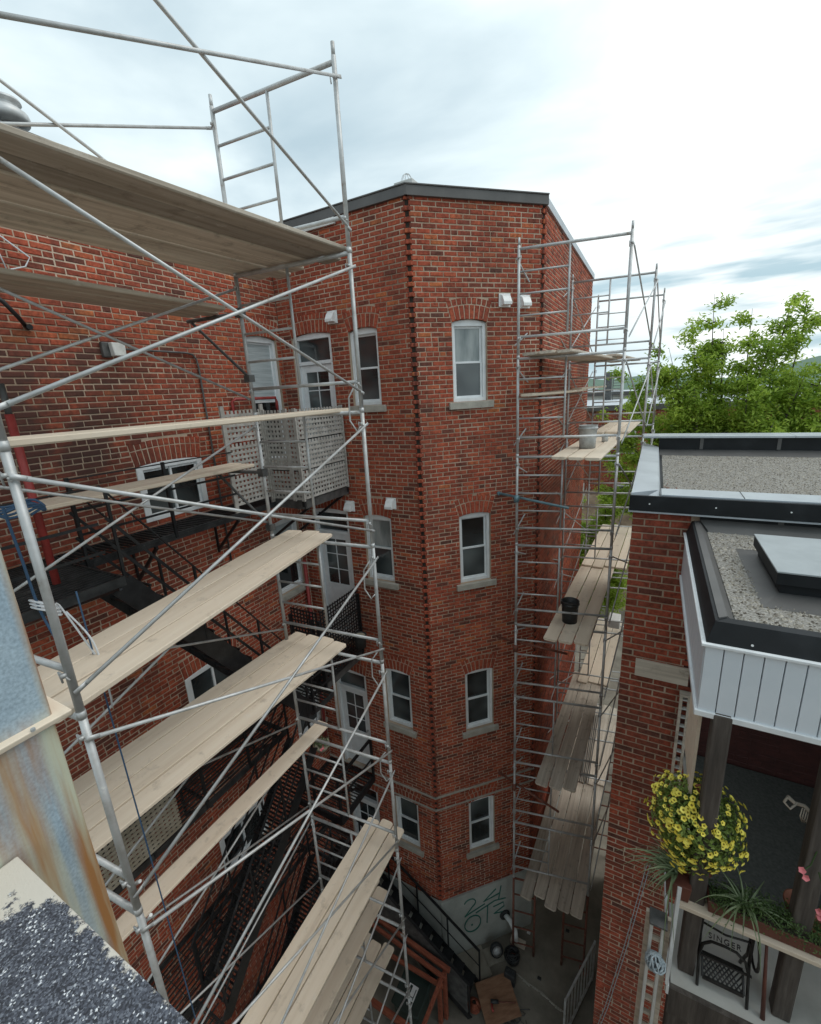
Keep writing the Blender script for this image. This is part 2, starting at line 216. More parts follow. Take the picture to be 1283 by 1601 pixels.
def flue_mat():
    m = bpy.data.materials.new('rusting_galvanised_sheet'); m.use_nodes = True; t = m.node_tree; n = t.nodes; l = t.links; b = n['Principled BSDF']
    b.inputs['Roughness'].default_value = .55; b.inputs['Metallic'].default_value = .15
    g = n.new('ShaderNodeNewGeometry'); sep = n.new('ShaderNodeSeparateXYZ'); l.new(g.outputs['Position'], sep.inputs[0])
    z = n.new('ShaderNodeTexNoise'); z.inputs['Scale'].default_value = 9; z.inputs['Detail'].default_value = 8; l.new(g.outputs['Position'], z.inputs['Vector'])
    r = n.new('ShaderNodeValToRGB'); E = r.color_ramp.elements; E[0].position = .15; E[0].color = (.24, .32, .39, 1); E[1].position = .9; E[1].color = (.44, .53, .58, 1)
    l.new(z.outputs['Fac'], r.inputs[0])
    # fine pale flecks
    zf = n.new('ShaderNodeTexNoise'); zf.inputs['Scale'].default_value = 160; zf.inputs['Detail'].default_value = 3; l.new(g.outputs['Position'], zf.inputs['Vector'])
    hs = n.new('ShaderNodeHueSaturation'); mv = n.new('ShaderNodeMapRange'); mv.inputs[1].default_value = .3; mv.inputs[2].default_value = .7; mv.inputs[3].default_value = .8; mv.inputs[4].default_value = 1.2
    l.new(zf.outputs['Fac'], mv.inputs[0]); l.new(mv.outputs[0], hs.inputs['Value']); l.new(r.outputs[0], hs.inputs['Color'])
    # vertical rust runs below the lip
    mp = n.new('ShaderNodeMapping'); mp.inputs['Scale'].default_value = (1, 13, .8); l.new(g.outputs['Position'], mp.inputs[0])
    zr = n.new('ShaderNodeTexNoise'); zr.inputs['Scale'].default_value = 1.3; zr.inputs['Detail'].default_value = 6; l.new(mp.outputs[0], zr.inputs['Vector'])
    rr = n.new('ShaderNodeMapRange'); rr.inputs[1].default_value = .31; rr.inputs[2].default_value = .52; l.new(zr.outputs['Fac'], rr.inputs[0])
    mz = n.new('ShaderNodeMapRange'); mz.inputs[1].default_value = -.54; mz.inputs[2].default_value = -.60; l.new(sep.outputs[2], mz.inputs[0])
    mm = n.new('ShaderNodeMath'); mm.operation = 'MULTIPLY'; l.new(rr.outputs[0], mm.inputs[0]); l.new(mz.outputs[0], mm.inputs[1])
    # the corner edge also rusts
    me = n.new('ShaderNodeMapRange'); me.inputs[1].default_value = .285; me.inputs[2].default_value = .302; l.new(sep.outputs[1], me.inputs[0])
    ma = n.new('ShaderNodeMath'); ma.operation = 'MAXIMUM'; l.new(mm.outputs[0], ma.inputs[0]); l.new(me.outputs[0], ma.inputs[1])
    rc = n.new('ShaderNodeValToRGB'); rc.color_ramp.elements[0].color = (.36, .17, .06, 1); rc.color_ramp.elements[0].position = .40; rc.color_ramp.elements[1].color = (.50, .50, .38, 1); rc.color_ramp.elements[1].position = .6
    zz = n.new('ShaderNodeTexNoise'); zz.inputs['Scale'].default_value = 2.4; zz.inputs['Detail'].default_value = 6; l.new(mp.outputs[0], zz.inputs['Vector']); l.new(zz.outputs['Fac'], rc.inputs[0])
    x = n.new('ShaderNodeMix'); x.data_type = 'RGBA'; l.new(ma.outputs[0], x.inputs[0]); l.new(hs.outputs[0], x.inputs[6]); l.new(rc.outputs[0], x.inputs[7])
    l.new(x.outputs[2], b.inputs['Base Color'])
    bp = n.new('ShaderNodeBump'); bp.inputs['Strength'].default_value = .25; bp.inputs['Distance'].default_value = .01; l.new(z.outputs['Fac'], bp.inputs['Height']); l.new(bp.outputs[0], b.inputs['Normal'])
    return m
M['flue'] = flue_mat()

def roll_mat():
    m = bpy.data.materials.new('mineral_roofing'); m.use_nodes = True; t = m.node_tree; n = t.nodes; l = t.links; b = n['Principled BSDF']
    b.inputs['Roughness'].default_value = .9
    g = n.new('ShaderNodeNewGeometry'); sep = n.new('ShaderNodeSeparateXYZ'); l.new(g.outputs['Position'], sep.inputs[0])
    z = n.new('ShaderNodeTexNoise'); z.inputs['Scale'].default_value = 130; z.inputs['Detail'].default_value = 8; z.inputs['Roughness'].default_value = .85; l.new(g.outputs['Position'], z.inputs['Vector'])
    r = n.new('ShaderNodeValToRGB'); E = r.color_ramp.elements; E[0].position = .42; E[0].color = (.035, .036, .045, 1); E[1].position = .66; E[1].color = (.78, .79, .81, 1)
    E.new(.53).color = (.10, .108, .135, 1); E.new(.60).color = (.21, .225, .26, 1)
    vo = n.new('ShaderNodeTexVoronoi'); vo.inputs['Scale'].default_value = 400; l.new(g.outputs['Position'], vo.inputs['Vector'])
    sv_ = n.new('ShaderNodeSeparateColor'); l.new(vo.outputs['Color'], sv_.inputs[0])
    zl = n.new('ShaderNodeTexNoise'); zl.inputs['Scale'].default_value = 30; zl.inputs['Detail'].default_value = 5; l.new(g.outputs['Position'], zl.inputs['Vector'])
    am = n.new('ShaderNodeMath'); am.operation = 'MULTIPLY_ADD'; l.new(zl.outputs['Fac'], am.inputs[0]); am.inputs[1].default_value = .5; l.new(sv_.outputs[0], am.inputs[2])
    sb = n.new('ShaderNodeMath'); sb.operation = 'SUBTRACT'; l.new(am.outputs[0], sb.inputs[0]); sb.inputs[1].default_value = .25
    for el_, ps in zip(r.color_ramp.elements, (.15, .68, .95, 1.08)): el_.position = ps
    l.new(sb.outputs[0], r.inputs[0])
    # bare pale bitumen where granules are lost: along the edge and near the duct
    z2 = n.new('ShaderNodeTexNoise'); z2.inputs['Scale'].default_value = 22; z2.inputs['Detail'].default_value = 9; z2.inputs['Roughness'].default_value = .75; l.new(g.outputs['Position'], z2.inputs['Vector'])
    e1 = n.new('ShaderNodeMapRange'); e1.inputs[1].default_value = .150; e1.inputs[2].default_value = .192; e1.inputs[3].default_value = 0; e1.inputs[4].default_value = .26; l.new(sep.outputs[1], e1.inputs[0])
    e2 = n.new('ShaderNodeMapRange'); e2.inputs[1].default_value = -.80; e2.inputs[2].default_value = -.99; e2.inputs[3].default_value = 0; e2.inputs[4].default_value = .42; l.new(sep.outputs[0], e2.inputs[0])
    a1 = n.new('ShaderNodeMath'); l.new(e1.outputs[0], a1.inputs[0]); l.new(e2.outputs[0], a1.inputs[1]); a2 = n.new('ShaderNodeMath'); l.new(a1.outputs[0], a2.inputs[0]); l.new(z2.outputs['Fac'], a2.inputs[1])
    th = n.new('ShaderNodeMapRange'); th.inputs[1].default_value = .70; th.inputs[2].default_value = .75; l.new(a2.outputs[0], th.inputs[0])
    x = n.new('ShaderNodeMix'); x.data_type = 'RGBA'; l.new(th.outputs[0], x.inputs[0]); l.new(r.outputs[0], x.inputs[6]); x.inputs[7].default_value = (.66, .61, .53, 1)
    l.new(x.outputs[2], b.inputs['Base Color'])
    bp = n.new('ShaderNodeBump'); bp.inputs['Strength'].default_value = .7; bp.inputs['Distance'].default_value = .003; l.new(z.outputs['Fac'], bp.inputs['Height']); l.new(bp.outputs[0], b.inputs['Normal'])
    return m
M['roll'] = roll_mat()

# ------------------------------------------------------------------ mesh helpers
class MB:
    def __init__(s): s.v = []; s.f = []; s.t = []
    def quadbox(s, c8, tint=None):
        b = len(s.v); s.v += [tuple(p) for p in c8]
        for f in ((0, 3, 2, 1), (4, 5, 6, 7), (0, 1, 5, 4), (1, 2, 6, 5), (2, 3, 7, 6), (3, 0, 4, 7)):
            s.f.append(tuple(b+i for i in f)); s.t.append(tint or 0)
    def box(s, x0, x1, y0, y1, z0, z1):
        s.quadbox([(x0, y0, z0), (x1, y0, z0), (x1, y1, z0), (x0, y1, z0), (x0, y0, z1), (x1, y0, z1), (x1, y1, z1), (x0, y1, z1)]); return s
    def bar(s, p0, p1, w, h, up=(0, 0, 1)):
        p0 = Vector(p0); p1 = Vector(p1); d = (p1-p0).normalized(); u = Vector(up)
        if abs(d.dot(u)) > .98: u = Vector((0, 1, 0))
        a = d.cross(u).normalized(); b_ = a.cross(d).normalized(); a *= w/2; b_ *= h/2
        s.quadbox([p0-a-b_, p0+a-b_, p0+a+b_, p0-a+b_, p1-a-b_, p1+a-b_, p1+a+b_, p1-a+b_]); return s
    def tube(s, p0, p1, r, seg=10, r1=None):
        p0 = Vector(p0); p1 = Vector(p1); d = (p1-p0).normalized(); u = Vector((0, 0, 1)) if abs(d.z) < .95 else Vector((1, 0, 0))
        a = d.cross(u).normalized(); c = d.cross(a); b = len(s.v); r1 = r if r1 is None else r1
        for p, q in ((p0, r), (p1, r1)):
            for i in range(seg):
                t = 2*math.pi*i/seg; s.v.append(tuple(p+a*math.cos(t)*q+c*math.sin(t)*q))
        for i in range(seg):
            j = (i+1) % seg; s.f.append((b+i, b+j, b+seg+j, b+seg+i)); s.t.append(0)
        s.f.append(tuple(b+i for i in range(seg-1, -1, -1))); s.f.append(tuple(b+seg+i for i in range(seg))); s.t += [0, 0]; return s
    def path(s, pts, r, seg=7):
        pts = [Vector(p) for p in pts]; b = len(s.v); n = len(pts); prev = None
        for k, p in enumerate(pts):
            d = (pts[min(k+1, n-1)]-pts[max(k-1, 0)]).normalized()
            if prev is None:
                u = Vector((0, 0, 1)) if abs(d.z) < .9 else Vector((1, 0, 0)); a = d.cross(u).normalized()
            else: a = (prev-d*prev.dot(d)).normalized()
            prev = a; c = d.cross(a)
            rr = r(k/(n-1)) if callable(r) else r
            for i in range(seg):
                t = 2*math.pi*i/seg; s.v.append(tuple(p+a*math.cos(t)*rr+c*math.sin(t)*rr))
        for k in range(n-1):
            for i in range(seg):
                j = (i+1) % seg; s.f.append((b+k*seg+i, b+k*seg+j, b+(k+1)*seg+j, b+(k+1)*seg+i)); s.t.append(0)
        s.f.append(tuple(b+i for i in range(seg-1, -1, -1))); s.f.append(tuple(b+(n-1)*seg+i for i in range(seg))); s.t += [0, 0]; return s
    def lathe(s, c, prof, seg=20, axis=None):
        c = Vector(c); b = len(s.v); Q = Vector((0, 0, 1)).rotation_difference(Vector(axis)) if axis else None
        for r, z in prof:
            for i in range(seg):
                t = 2*math.pi*i/seg; p = Vector((r*math.cos(t), r*math.sin(t), z))
                if Q: p = Q @ p
                s.v.append(tuple(c+p))
        for k in range(len(prof)-1):
            for i in range(seg):
                j = (i+1) % seg; s.f.append((b+k*seg+i, b+k*seg+j, b+(k+1)*seg+j, b+(k+1)*seg+i)); s.t.append(0)
        s.f.append(tuple(b+i for i in range(seg-1, -1, -1))); s.f.append(tuple(b+(len(prof)-1)*seg+i for i in range(seg))); s.t += [0, 0]; return s
    def prism(s, poly, ax, d0, d1):
        # polygon of (a,b) in a plane, extruded; ax: function (a,b,d)->xyz
        b = len(s.v); n = len(poly)
        for d in (d0, d1): s.v += [tuple(ax(p[0], p[1], d)) for p in poly]
        s.f.append(tuple(b+i for i in range(n-1, -1, -1))); s.f.append(tuple(b+n+i for i in range(n))); s.t += [0, 0]
        for i in range(n):
            j = (i+1) % n; s.f.append((b+i, b+j, b+n+j, b+n+i)); s.t.append(0)
        return s
    def build(s, name, m, parent=None, smooth=False, attr=False, bevel=0, label=None):
        V = np.array(s.v, dtype=float).reshape(-1, 3)
        c = (V.min(0)+V.max(0))/2
        me = bpy.data.meshes.new(name); me.from_pydata((V-c).tolist(), [], s.f)
        if attr:
            at = me.attributes.new('tint', 'FLOAT', 'FACE'); at.data.foreach_set('value', np.array(s.t, dtype=np.float32))
        if smooth:
            me.polygons.foreach_set('use_smooth', [len(f) <= 4 for f in s.f])
        me.materials.append(m); o = bpy.data.objects.new(name, me); COL.objects.link(o)
        o.location = c
        if parent is not None:
            o.parent = parent; o.location = Vector(c)-wloc(parent)
        if bevel:
            bv = o.modifiers.new('bevel', 'BEVEL'); bv.width = bevel; bv.segments = 2; bv.limit_method = 'ANGLE'
        if label: o['label'] = label
        return o
def wloc(o):
    l = Vector(o.location); p = o.parent
    while p: l = l+Vector(p.location); p = p.parent
    return l
def tag(o, label, cat, group=None):
    o['label'] = label; o['category'] = cat
    if group: o['group'] = group
    return o
def empty(name, loc, label=None, cat=None, group=None, parent=None):
    o = bpy.data.objects.new(name, None); COL.objects.link(o); o.empty_display_size = .1
    o.location = loc
    if parent is not None: o.parent = parent; o.location = Vector(loc)-wloc(parent)
    if label: tag(o, label, cat, group)
    return o
def struct(o): o['kind'] = 'structure'; return o
def stuff(o): o['kind'] = 'stuff'; return o
def dup(o, parent, **kw):
    c = o.copy(); COL.objects.link(c); c.parent = parent
    for ch in o.children: dup(ch, c)
    return c

# ------------------------------------------------------------------ walls of real bricks
CH, BL, BH, BLEN = .0709, .216, .0585, .2030
class Wall:
    def __init__(s, P, az, W, k=1.0):
        s.k = k
        s.P = Vector((P[0], P[1], 0)); s.u = Vector((math.cos(R(az)), math.sin(R(az)), 0)); s.n = Vector((s.u.y, -s.u.x, 0)); s.az = az; s.W = W
    def pt(s, u, z, d=0): return s.P+s.u*u+s.n*d+Vector((0, 0, z))
    def ax(s): return lambda a, b, d: s.pt(a, b, d)
    def box(s, mb, u0, u1, z0, z1, d0, d1):
        mb.quadbox([s.pt(u0, z0, d0), s.pt(u1, z0, d0), s.pt(u1, z0, d1), s.pt(u0, z0, d1), s.pt(u0, z1, d0), s.pt(u1, z1, d0), s.pt(u1, z1, d1), s.pt(u0, z1, d1)]); return mb

def brick_shape(mb, wall, q, proud, tint, depth=.022):
    # q: four (u,z) corners, counter-clockwise from outside; chamfered front
    cu = sum(p[0] for p in q)/4; cz = sum(p[1] for p in q)/4; b = len(mb.v)
    ch = .007
    for k, d in ((1, -depth), (1, proud-ch), (0, proud)):
        for p in q:
            if k: a, c = p
            else:
                du = p[0]-cu; dz = p[1]-cz
                a = p[0]-math.copysign(min(ch, abs(du)*.4), du)+rnd.uniform(-.0028, .0028); c = p[1]-math.copysign(min(ch, abs(dz)*.4), dz)+rnd.uniform(-.0024, .0024)
            mb.v.append(tuple(wall.pt(a, c, d+(rnd.uniform(-.0012, .0012) if not k else 0))))
    for L0 in (0, 4):
        for i in range(4):
            j = (i+1) % 4; mb.f.append((b+L0+i, b+L0+j, b+L0+4+j, b+L0+4+i)); mb.t.append(tint)
    mb.f.append((b+8, b+9, b+10, b+11)); mb.t.append(tint)

def brick_tint():
    r = rnd.random()
    if r < .04: return rnd.uniform(.02, .15)
    if r < .20: return rnd.uniform(.17, .42)
    if r < .93: return rnd.uniform(.38, .85)
    return rnd.uniform(.85, 1)

def lay(wall, z0, z1, holes, store, even0=0, tooth=(0, 0), margin=(0, 0)):
    """collect bricks of a wall; holes = dicts u0,u1,z0,zs,rise,arch"""
    CH, BH, BL = 0.0709*wall.k, .0585*wall.k, .216*wall.k
    n = int((z1-z0)/CH); off = 0
    for i in range(n):
        a = z0+i*CH; b = a+BH; mid = (a+b)/2
        blocked = []
        for h in holes:
            Z = h['z0'], h['zs']+h['rise']
            if b > h['z0'] and a < h['zs']: blocked.append((h['u0']-.004, h['u1']+.004))
            if h.get('arch', 1):
                W = h['u1']-h['u0']; rs = h['rise']; Rr = (W*W/4+rs*rs)/(2*rs); uc = (h['u0']+h['u1'])/2; cz = h['zs']+rs-Rr; Ro = Rr+h.get('ring', .315)
                th = math.asin(W/2/Rr); tt = math.tan(th)
                if b > h['zs']-.01 and a < cz+Ro:
                    hw = 0
                    for zz in (mid,):
                        y = zz-cz
                        if 0 < y < Ro: hw = max(hw, min(math.sqrt(Ro*Ro-y*y), tt*y if zz > h['zs'] else W/2))
                    if hw > .02: blocked.append((uc-hw-.004, uc+hw+.004))
            elif a < Z[1] and b > h['z0']: blocked.append((h['u0']-.004, h['u1']+.004))
        par = (i+even0) % 2
        s0 = 0+(tooth[0] if par else -tooth[0]*.9); s1 = wall.W+(tooth[1] if not par else -tooth[1]*.9)
        # free spans
        spans = [(s0, s1)]
        for p, q in blocked:
            ns = []
            for x, y in spans:
                if q <= x or p >= y: ns.append((x, y)); continue
                if p > x: ns.append((x, p))
                if q < y: ns.append((q, y))
            spans = ns
        off += rnd.uniform(-.02, .02); off *= .8
        header = rnd.random() < .02
        for x, y in spans:
            if y-x < .03: continue
            start = (BL*.5 if par else 0)+off
            k = math.floor((x-start)/BL); u = x
            while u < y-.02:
                e = start+(k+1)*BL; k += 1
                if e-u < .045: continue
                if e > y-.045: e = y+.012
                wdt = e-u-.013-rnd.uniform(-.002, .003)
                if wdt > .15 and (header or rnd.random() < .035): # two half bricks
                    for uu in (u, u+wdt/2+.006): store.append((wall, uu, uu+wdt/2-.006, a, b))
                else: store.append((wall, u, u+wdt, a+rnd.uniform(-.0015, .0015), b+rnd.uniform(-.0015, .0015)))
                u = e
def ring(wall, h, store):
    W = h['u1']-h['u0']; rs = h['rise']; Rr = (W*W/4+rs*rs)/(2*rs); uc = (h['u0']+h['u1'])/2; cz = h['zs']+rs-Rr
    th = math.asin(W/2/Rr); tot = h.get('ring', .315)
    rows = [(0, .205), (.217, tot-.005)] if tot > .25 else [(0, tot-.005)]
    for (r0, r1) in rows:
        rad = Rr+(r0+r1)/2; nn = max(5, int(2*th*rad/.078)); st = 2*th/nn
        for k in range(nn):
            t0 = -th+k*st+.006/rad; t1 = -th+(k+1)*st-.006/rad
            q = [(uc+(Rr+r0)*math.sin(t0), cz+(Rr+r0)*math.cos(t0)), (uc+(Rr+r0)*math.sin(t1), cz+(Rr+r0)*math.cos(t1)), (uc+(Rr+r1)*math.sin(t1), cz+(Rr+r1)*math.cos(t1)), (uc+(Rr+r1)*math.sin(t0), cz+(Rr+r1)*math.cos(t0))]
            store.append((wall, q))
def backing(mb, wall, z0, z1, holes, rec=-.006, reveal=.13, ends=(0, 0)):
    us = sorted({-ends[0], wall.W+ends[1], *[h['u0'] for h in holes], *[h['u1'] for h in holes]}); zs = sorted({z0, z1, *[h['z0'] for h in holes], *[h['zs']+h['rise'] for h in holes]})
    for i in range(len(us)-1):
        for j in range(len(zs)-1):
            um = (us[i]+us[i+1])/2; zm = (zs[j]+zs[j+1])/2
            if any(h['u0'] < um < h['u1'] and h['z0'] < zm < h['zs']+h['rise'] for h in holes): continue
            b = len(mb.v); mb.v += [tuple(wall.pt(us[i], zs[j], rec)), tuple(wall.pt(us[i+1], zs[j], rec)), tuple(wall.pt(us[i+1], zs[j+1], rec)), tuple(wall.pt(us[i], zs[j+1], rec))]
            mb.f.append((b, b+1, b+2, b+3)); mb.t.append(0)
    for h in holes:
        u0, u1, a, c = h['u0'], h['u1'], h['z0'], h['zs']+h['rise']
        for p, q in (((u0, a), (u1, a)), ((u1, a), (u1, c)), ((u1, c), (u0, c)), ((u0, c), (u0, a))):
            b = len(mb.v); mb.v += [tuple(wall.pt(p[0], p[1], rec)), tuple(wall.pt(q[0], q[1], rec)), tuple(wall.pt(q[0], q[1], -reveal-.05)), tuple(wall.pt(p[0], p[1], -reveal-.05))]
            mb.f.append((b, b+1, b+2, b+3)); mb.t.append(0)
def hole(uc, w, z0, ztop, rise=.045, **k): return dict(u0=uc-w/2, u1=uc+w/2, z0=z0, zs=ztop-rise, rise=rise, **k)

variants = {}; TINTK = 1.0
def brick_variant(k):
    if k not in variants:
        mb = MB(); wl = Wall((0, 0), 0, 1); L = BLEN/2; H = BH/2
        brick_shape(mb, wl, [(-L, -H), (L, -H), (L, H), (-L, H)], .002*(k % 3), k/23.0)
        V = np.array(mb.v); me = bpy.data.meshes.new('brick'); me.from_pydata(V.tolist(), [], mb.f)
        at = me.attributes.new('tint', 'FLOAT', 'FACE'); at.data.foreach_set('value', np.array(mb.t, dtype=np.float32)); me.materials.append(M['brick']); variants[k] = me
    return variants[k]
def camxy(p):
    v = cam.matrix_world.inverted() @ Vector(p)
    if v.z > -.1: return None
    return (641.5+689.5*v.x/-v.z, 800.5-689.5*v.y/-v.z, -v.z)
def emit(store, parent, name='brickwork', nmax=300, region=lambda x, y: True, m='brick'):
    cand = []
    for k, s in enumerate(store):
        if len(s) == 5 and abs(s[2]-s[1]-BLEN*s[0].k) < .012:
            c = s[0].pt((s[1]+s[2])/2, (s[3]+s[4])/2); q = camxy(c)
            if q and 0 < q[0] < 1283 and 0 < q[1] < 1601 and region(q[0], q[1]) and s[0].n.dot(-c) > 0:
                cand.append((c.length/max(.2, s[0].n.dot(-c.normalized())), k))
    cand.sort(); pick = {k for _, k in cand[:nmax]}
    mb = MB()
    for k, s in enumerate(store):
        t = brick_tint()*TINTK
        if k in pick:
            o = bpy.data.objects.new('brick', brick_variant(min(23, int(t*24)))); COL.objects.link(o); o.parent = parent
            c = s[0].pt((s[1]+s[2])/2, (s[3]+s[4])/2, rnd.uniform(-.002, .002)); o.location = c-wloc(parent); o.rotation_euler = (rnd.uniform(-.006, .006), rnd.uniform(-.006, .006), R(s[0].az)); o.scale = (s[0].k, 1, s[0].k)
        else:
            q = s[1] if len(s) == 2 else [(s[1], s[3]), (s[2], s[3]), (s[2], s[4]), (s[1], s[4])]
            if len(s) == 2: t = min(1, .35+.5*t)
            brick_shape(mb, s[0], q, rnd.uniform(-.002, .004), t)
    return stuff(mb.build(name, M[m], parent, attr=True))

# ------------------------------------------------------------------ windows and doors
def window(parent, wl, h, kind='sash', rec=-.085, pane='glass', sill=True, silldrop=.0):
    u0, u1, z0, zt, rise = h['u0'], h['u1'], h['z0'], h['zs'], h['rise']; W = u1-u0; uc = (u0+u1)/2
    arc = []
    if rise > .005:
        Rr = (W*W/4+rise*rise)/(2*rise); cz = zt+rise-Rr; th = math.asin(W/2/Rr)
        arc = [(uc+Rr*math.sin(th-2*th*i/10), cz+Rr*math.cos(th-2*th*i/10)) for i in range(11)]
    mb = MB(); f = .055 if kind != 'slider' else .085
    if kind == 'slider': rec = -.022
    # casing: jambs, bottom, arched head board
    wl.box(mb, u0, u0+f, z0, zt, rec-.05, rec+.03); wl.box(mb, u1-f, u1, z0, zt, rec-.05, rec+.03); wl.box(mb, u0+f, u1-f, z0, z0+.06, rec-.05, rec+.03)
    if arc: mb.prism([(u0, zt-.05), (u1, zt-.05)]+arc, wl.ax(), rec-.05, rec+.025)
    else: wl.box(mb, u0, u1, zt-.05, zt+rise, rec-.05, rec+.025)
    fr = mb.build('window', M['white'], parent, bevel=.004)
    a0, a1, b0, b1 = u0+f, u1-f, z0+.06, zt-.05
    def pane_box(p0, p1, q0, q1, d, mt): wl.box(mp_, p0, p1, q0, q1, d-.012, d)
    if kind in ('sash', 'sashlow'):
        zm = (b0+b1)/2
        for (q0, q1, d) in ((zm-.015, b1, rec-.02), (b0, zm+.02, rec+.0)):
            s = MB(); t = .032
            wl.box(s, a0+.002, a0+t, q0, q1, d-.03, d); wl.box(s, a1-t, a1-.002, q0, q1, d-.03, d); wl.box(s, a0+t, a1-t, q0, q0+t, d-.03, d); wl.box(s, a0+t, a1-t, q1-t, q1, d-.03, d)
            s.build('sash', M['white'], fr, bevel=.002)
            g = MB(); wl.box(g, a0+t, a1-t, q0+t, q1-t, d-.022, d-.014); g.build('pane', M[pane] if q0 > b0+.1 else M['glass'], fr)
    elif kind == 'slider':
        um = (a0+a1)/2
        for (p0, p1, d) in ((a0, um+.02, rec-.02), (um-.02, a1, rec)):
            s = MB(); t = .035
            wl.box(s, p0+.002, p0+t, b0, b1, d-.03, d); wl.box(s, p1-t, p1-.002, b0, b1, d-.03, d); wl.box(s, p0+t, p1-t, b0, b0+t, d-.03, d); wl.box(s, p0+t, p1-t, b1-t, b1, d-.03, d)
            s.build('sash', M['white'], fr, bevel=.002)
            g = MB(); wl.box(g, p0+t, p1-t, b0+t, b1-t, d-.022, d-.014); g.build('pane', M[pane], fr)
    if sill:
        s = MB(); wl.box(s, u0-.09, u1+.09, z0-.115, z0-.004, -.09, .055); s.build('sill', M['stone'], fr, bevel=.008)
    return fr
def door(parent, wl, h, transom=.36, glazed=.95, rec=-.085, mt='white', grid=(1, 3)):
    u0, u1, z0, zt, rise = h['u0'], h['u1'], h['z0'], h['zs'], h['rise']; W = u1-u0; uc = (u0+u1)/2; f = .065
    mb = MB(); wl.box(mb, u0, u0+f, z0, zt, rec-.06, rec+.05); wl.box(mb, u1-f, u1, z0, zt, rec-.06, rec+.05)
    Rr = (W*W/4+rise*rise)/(2*rise); cz = zt+rise-Rr; th = math.asin(W/2/Rr)
    mb.prism([(u0, zt-.05), (u1, zt-.05)]+[(uc+Rr*math.sin(th-2*th*i/8), cz+Rr*math.cos(th-2*th*i/8)) for i in range(9)], wl.ax(), rec-.06, rec+.045)
    zd = zt-.05-transom; wl.box(mb, u0+f, u1-f, zd-.06, zd, rec-.06, rec+.04)
    fr = mb.build('door_frame', M[mt], parent, bevel=.004)
    g = MB(); wl.box(g, u0+f, u1-f, zd, zt-.05, rec-.04, rec-.03); g.build('pane', M['glass'], fr)
    d = MB(); a0, a1, b0, b1 = u0+f+.004, u1-f-.004, z0+.02, zd-.064; st = .11
    g0 = b1-.12-glazed
    wl.box(d, a0, a0+st, b0, b1, rec-.045, rec); wl.box(d, a1-st, a1, b0, b1, rec-.045, rec); wl.box(d, a0+st, a1-st, b1-.12, b1, rec-.045, rec); wl.box(d, a0+st, a1-st, b0, g0, rec-.045, rec-.004)
    for i in range(1, grid[0]+1):
        x = a0+st+(a1-a0-2*st)*i/(grid[0]+1); wl.box(d, x-.008, x+.008, g0, b1-.12, rec-.03, rec-.008)
    for i in range(1, grid[1]):
        zz = g0+(b1-.12-g0)*i/grid[1]; wl.box(d, a0+st, a1-st, zz-.008, zz+.008, rec-.029, rec-.009)
    dd = d.build('door_leaf', M[mt], fr, bevel=.002)
    g = MB(); wl.box(g, a0+st, a1-st, g0, b1-.12, rec-.028, rec-.02); g.build('pane', M['glass'], fr)
    k = MB(); k.tube(wl.pt(a1-.05, z0+1.0, rec), wl.pt(a1-.05, z0+1.0, rec+.06), .02); k.build('door_handle', M['galv'], fr)
    return fr
def vent_cap(parent, wl, u, z, s=.1, rot=0):
    mb = MB(); wl.box(mb, u-s, u+s, z-s, z+s, 0.0, .018)
    p = [(.018, s*.85), (.075, s*.55), (.13, -s*.35), (.13, -s*.8), (.018, -s*.8)]
    mb.prism([(d, zz) for d, zz in p], lambda a, b, d: wl.pt(u+d, z+b, a), -s*.72, s*.72)
    return mb.build('vent_hood', M['plastic_white'], parent, bevel=.004)

# ================================================================== GROUND, FAR SETTING
g = MB(); g.quadbox([(-400, -400, ZG-.2), (400, -400, ZG-.2), (400, 900, ZG-.2), (-400, 900, ZG-.2), (-400, -400, ZG), (400, -400, ZG), (400, 900, ZG), (-400, 900, ZG)])
struct(g.build('ground', M['paving']))
g = MB()
for i in range(60):
    x0 = -700+i*25; h0 = 10+8*math.sin(i*.37)+6*math.sin(i*.91+1); h1 = 10+8*math.sin((i+1)*.37)+6*math.sin((i+1)*.91+1)
    b = len(g.v); g.v += [(x0, 700, ZG-1), (x0+25, 700, ZG-1), (x0+25, 760, h1), (x0, 760, h0), (x0+25, 900, ZG-1), (x0, 900, ZG-1)]
    g.f += [(b, b+1, b+2, b+3), (b+3, b+2, b+4, b+5)]; g.t += [0, 0]
struct(g.build('hills', M['hill'], smooth=True))

# ================================================================== MAIN BRICK BUILDING
TOP, BASE = 2.72, -10.86
A = (-3.346, 6.38); Bp = (-1.751, 7.975); IC = (-6.05, 6.38)
main = empty('brick_building', (-6.05, 6.38, ZG), 'four storey red brick building with a toothed angled corner and grey stone sills', 'building')
wl_left = Wall((-6.05, -1.0), 90, 7.38)      # u -> +Y, normal -> +X
wl_back = Wall(IC, 0, A[0]-IC[0])
wl_fac = Wall(A, 45, math.hypot(Bp[0]-A[0], Bp[1]-A[1]))
wl_side = Wall(Bp, 90, 5.95)
store = []
H_fac = [hole(.945, .60, -.165, 1.09), hole(.985, .60, -3.375, -2.07), hole(1.02, .60, -6.585, -5.235), hole(1.03, .60, -9.745, -8.37)]
H_back_w = [hole(1.78, .56, -.14, 1.08), hole(1.79, .58, -3.33, -2.06), hole(1.98, .58, -6.50, -5.20), hole(1.98, .58, -9.62, -8.36)]
H_back_d = [hole(.70, .86, -1.5, 1.11), hole(.72, .86, -4.86, -2.02), hole(.80, .82, -8.0, -5.52), hole(.85, .80, -10.8, -8.5)]
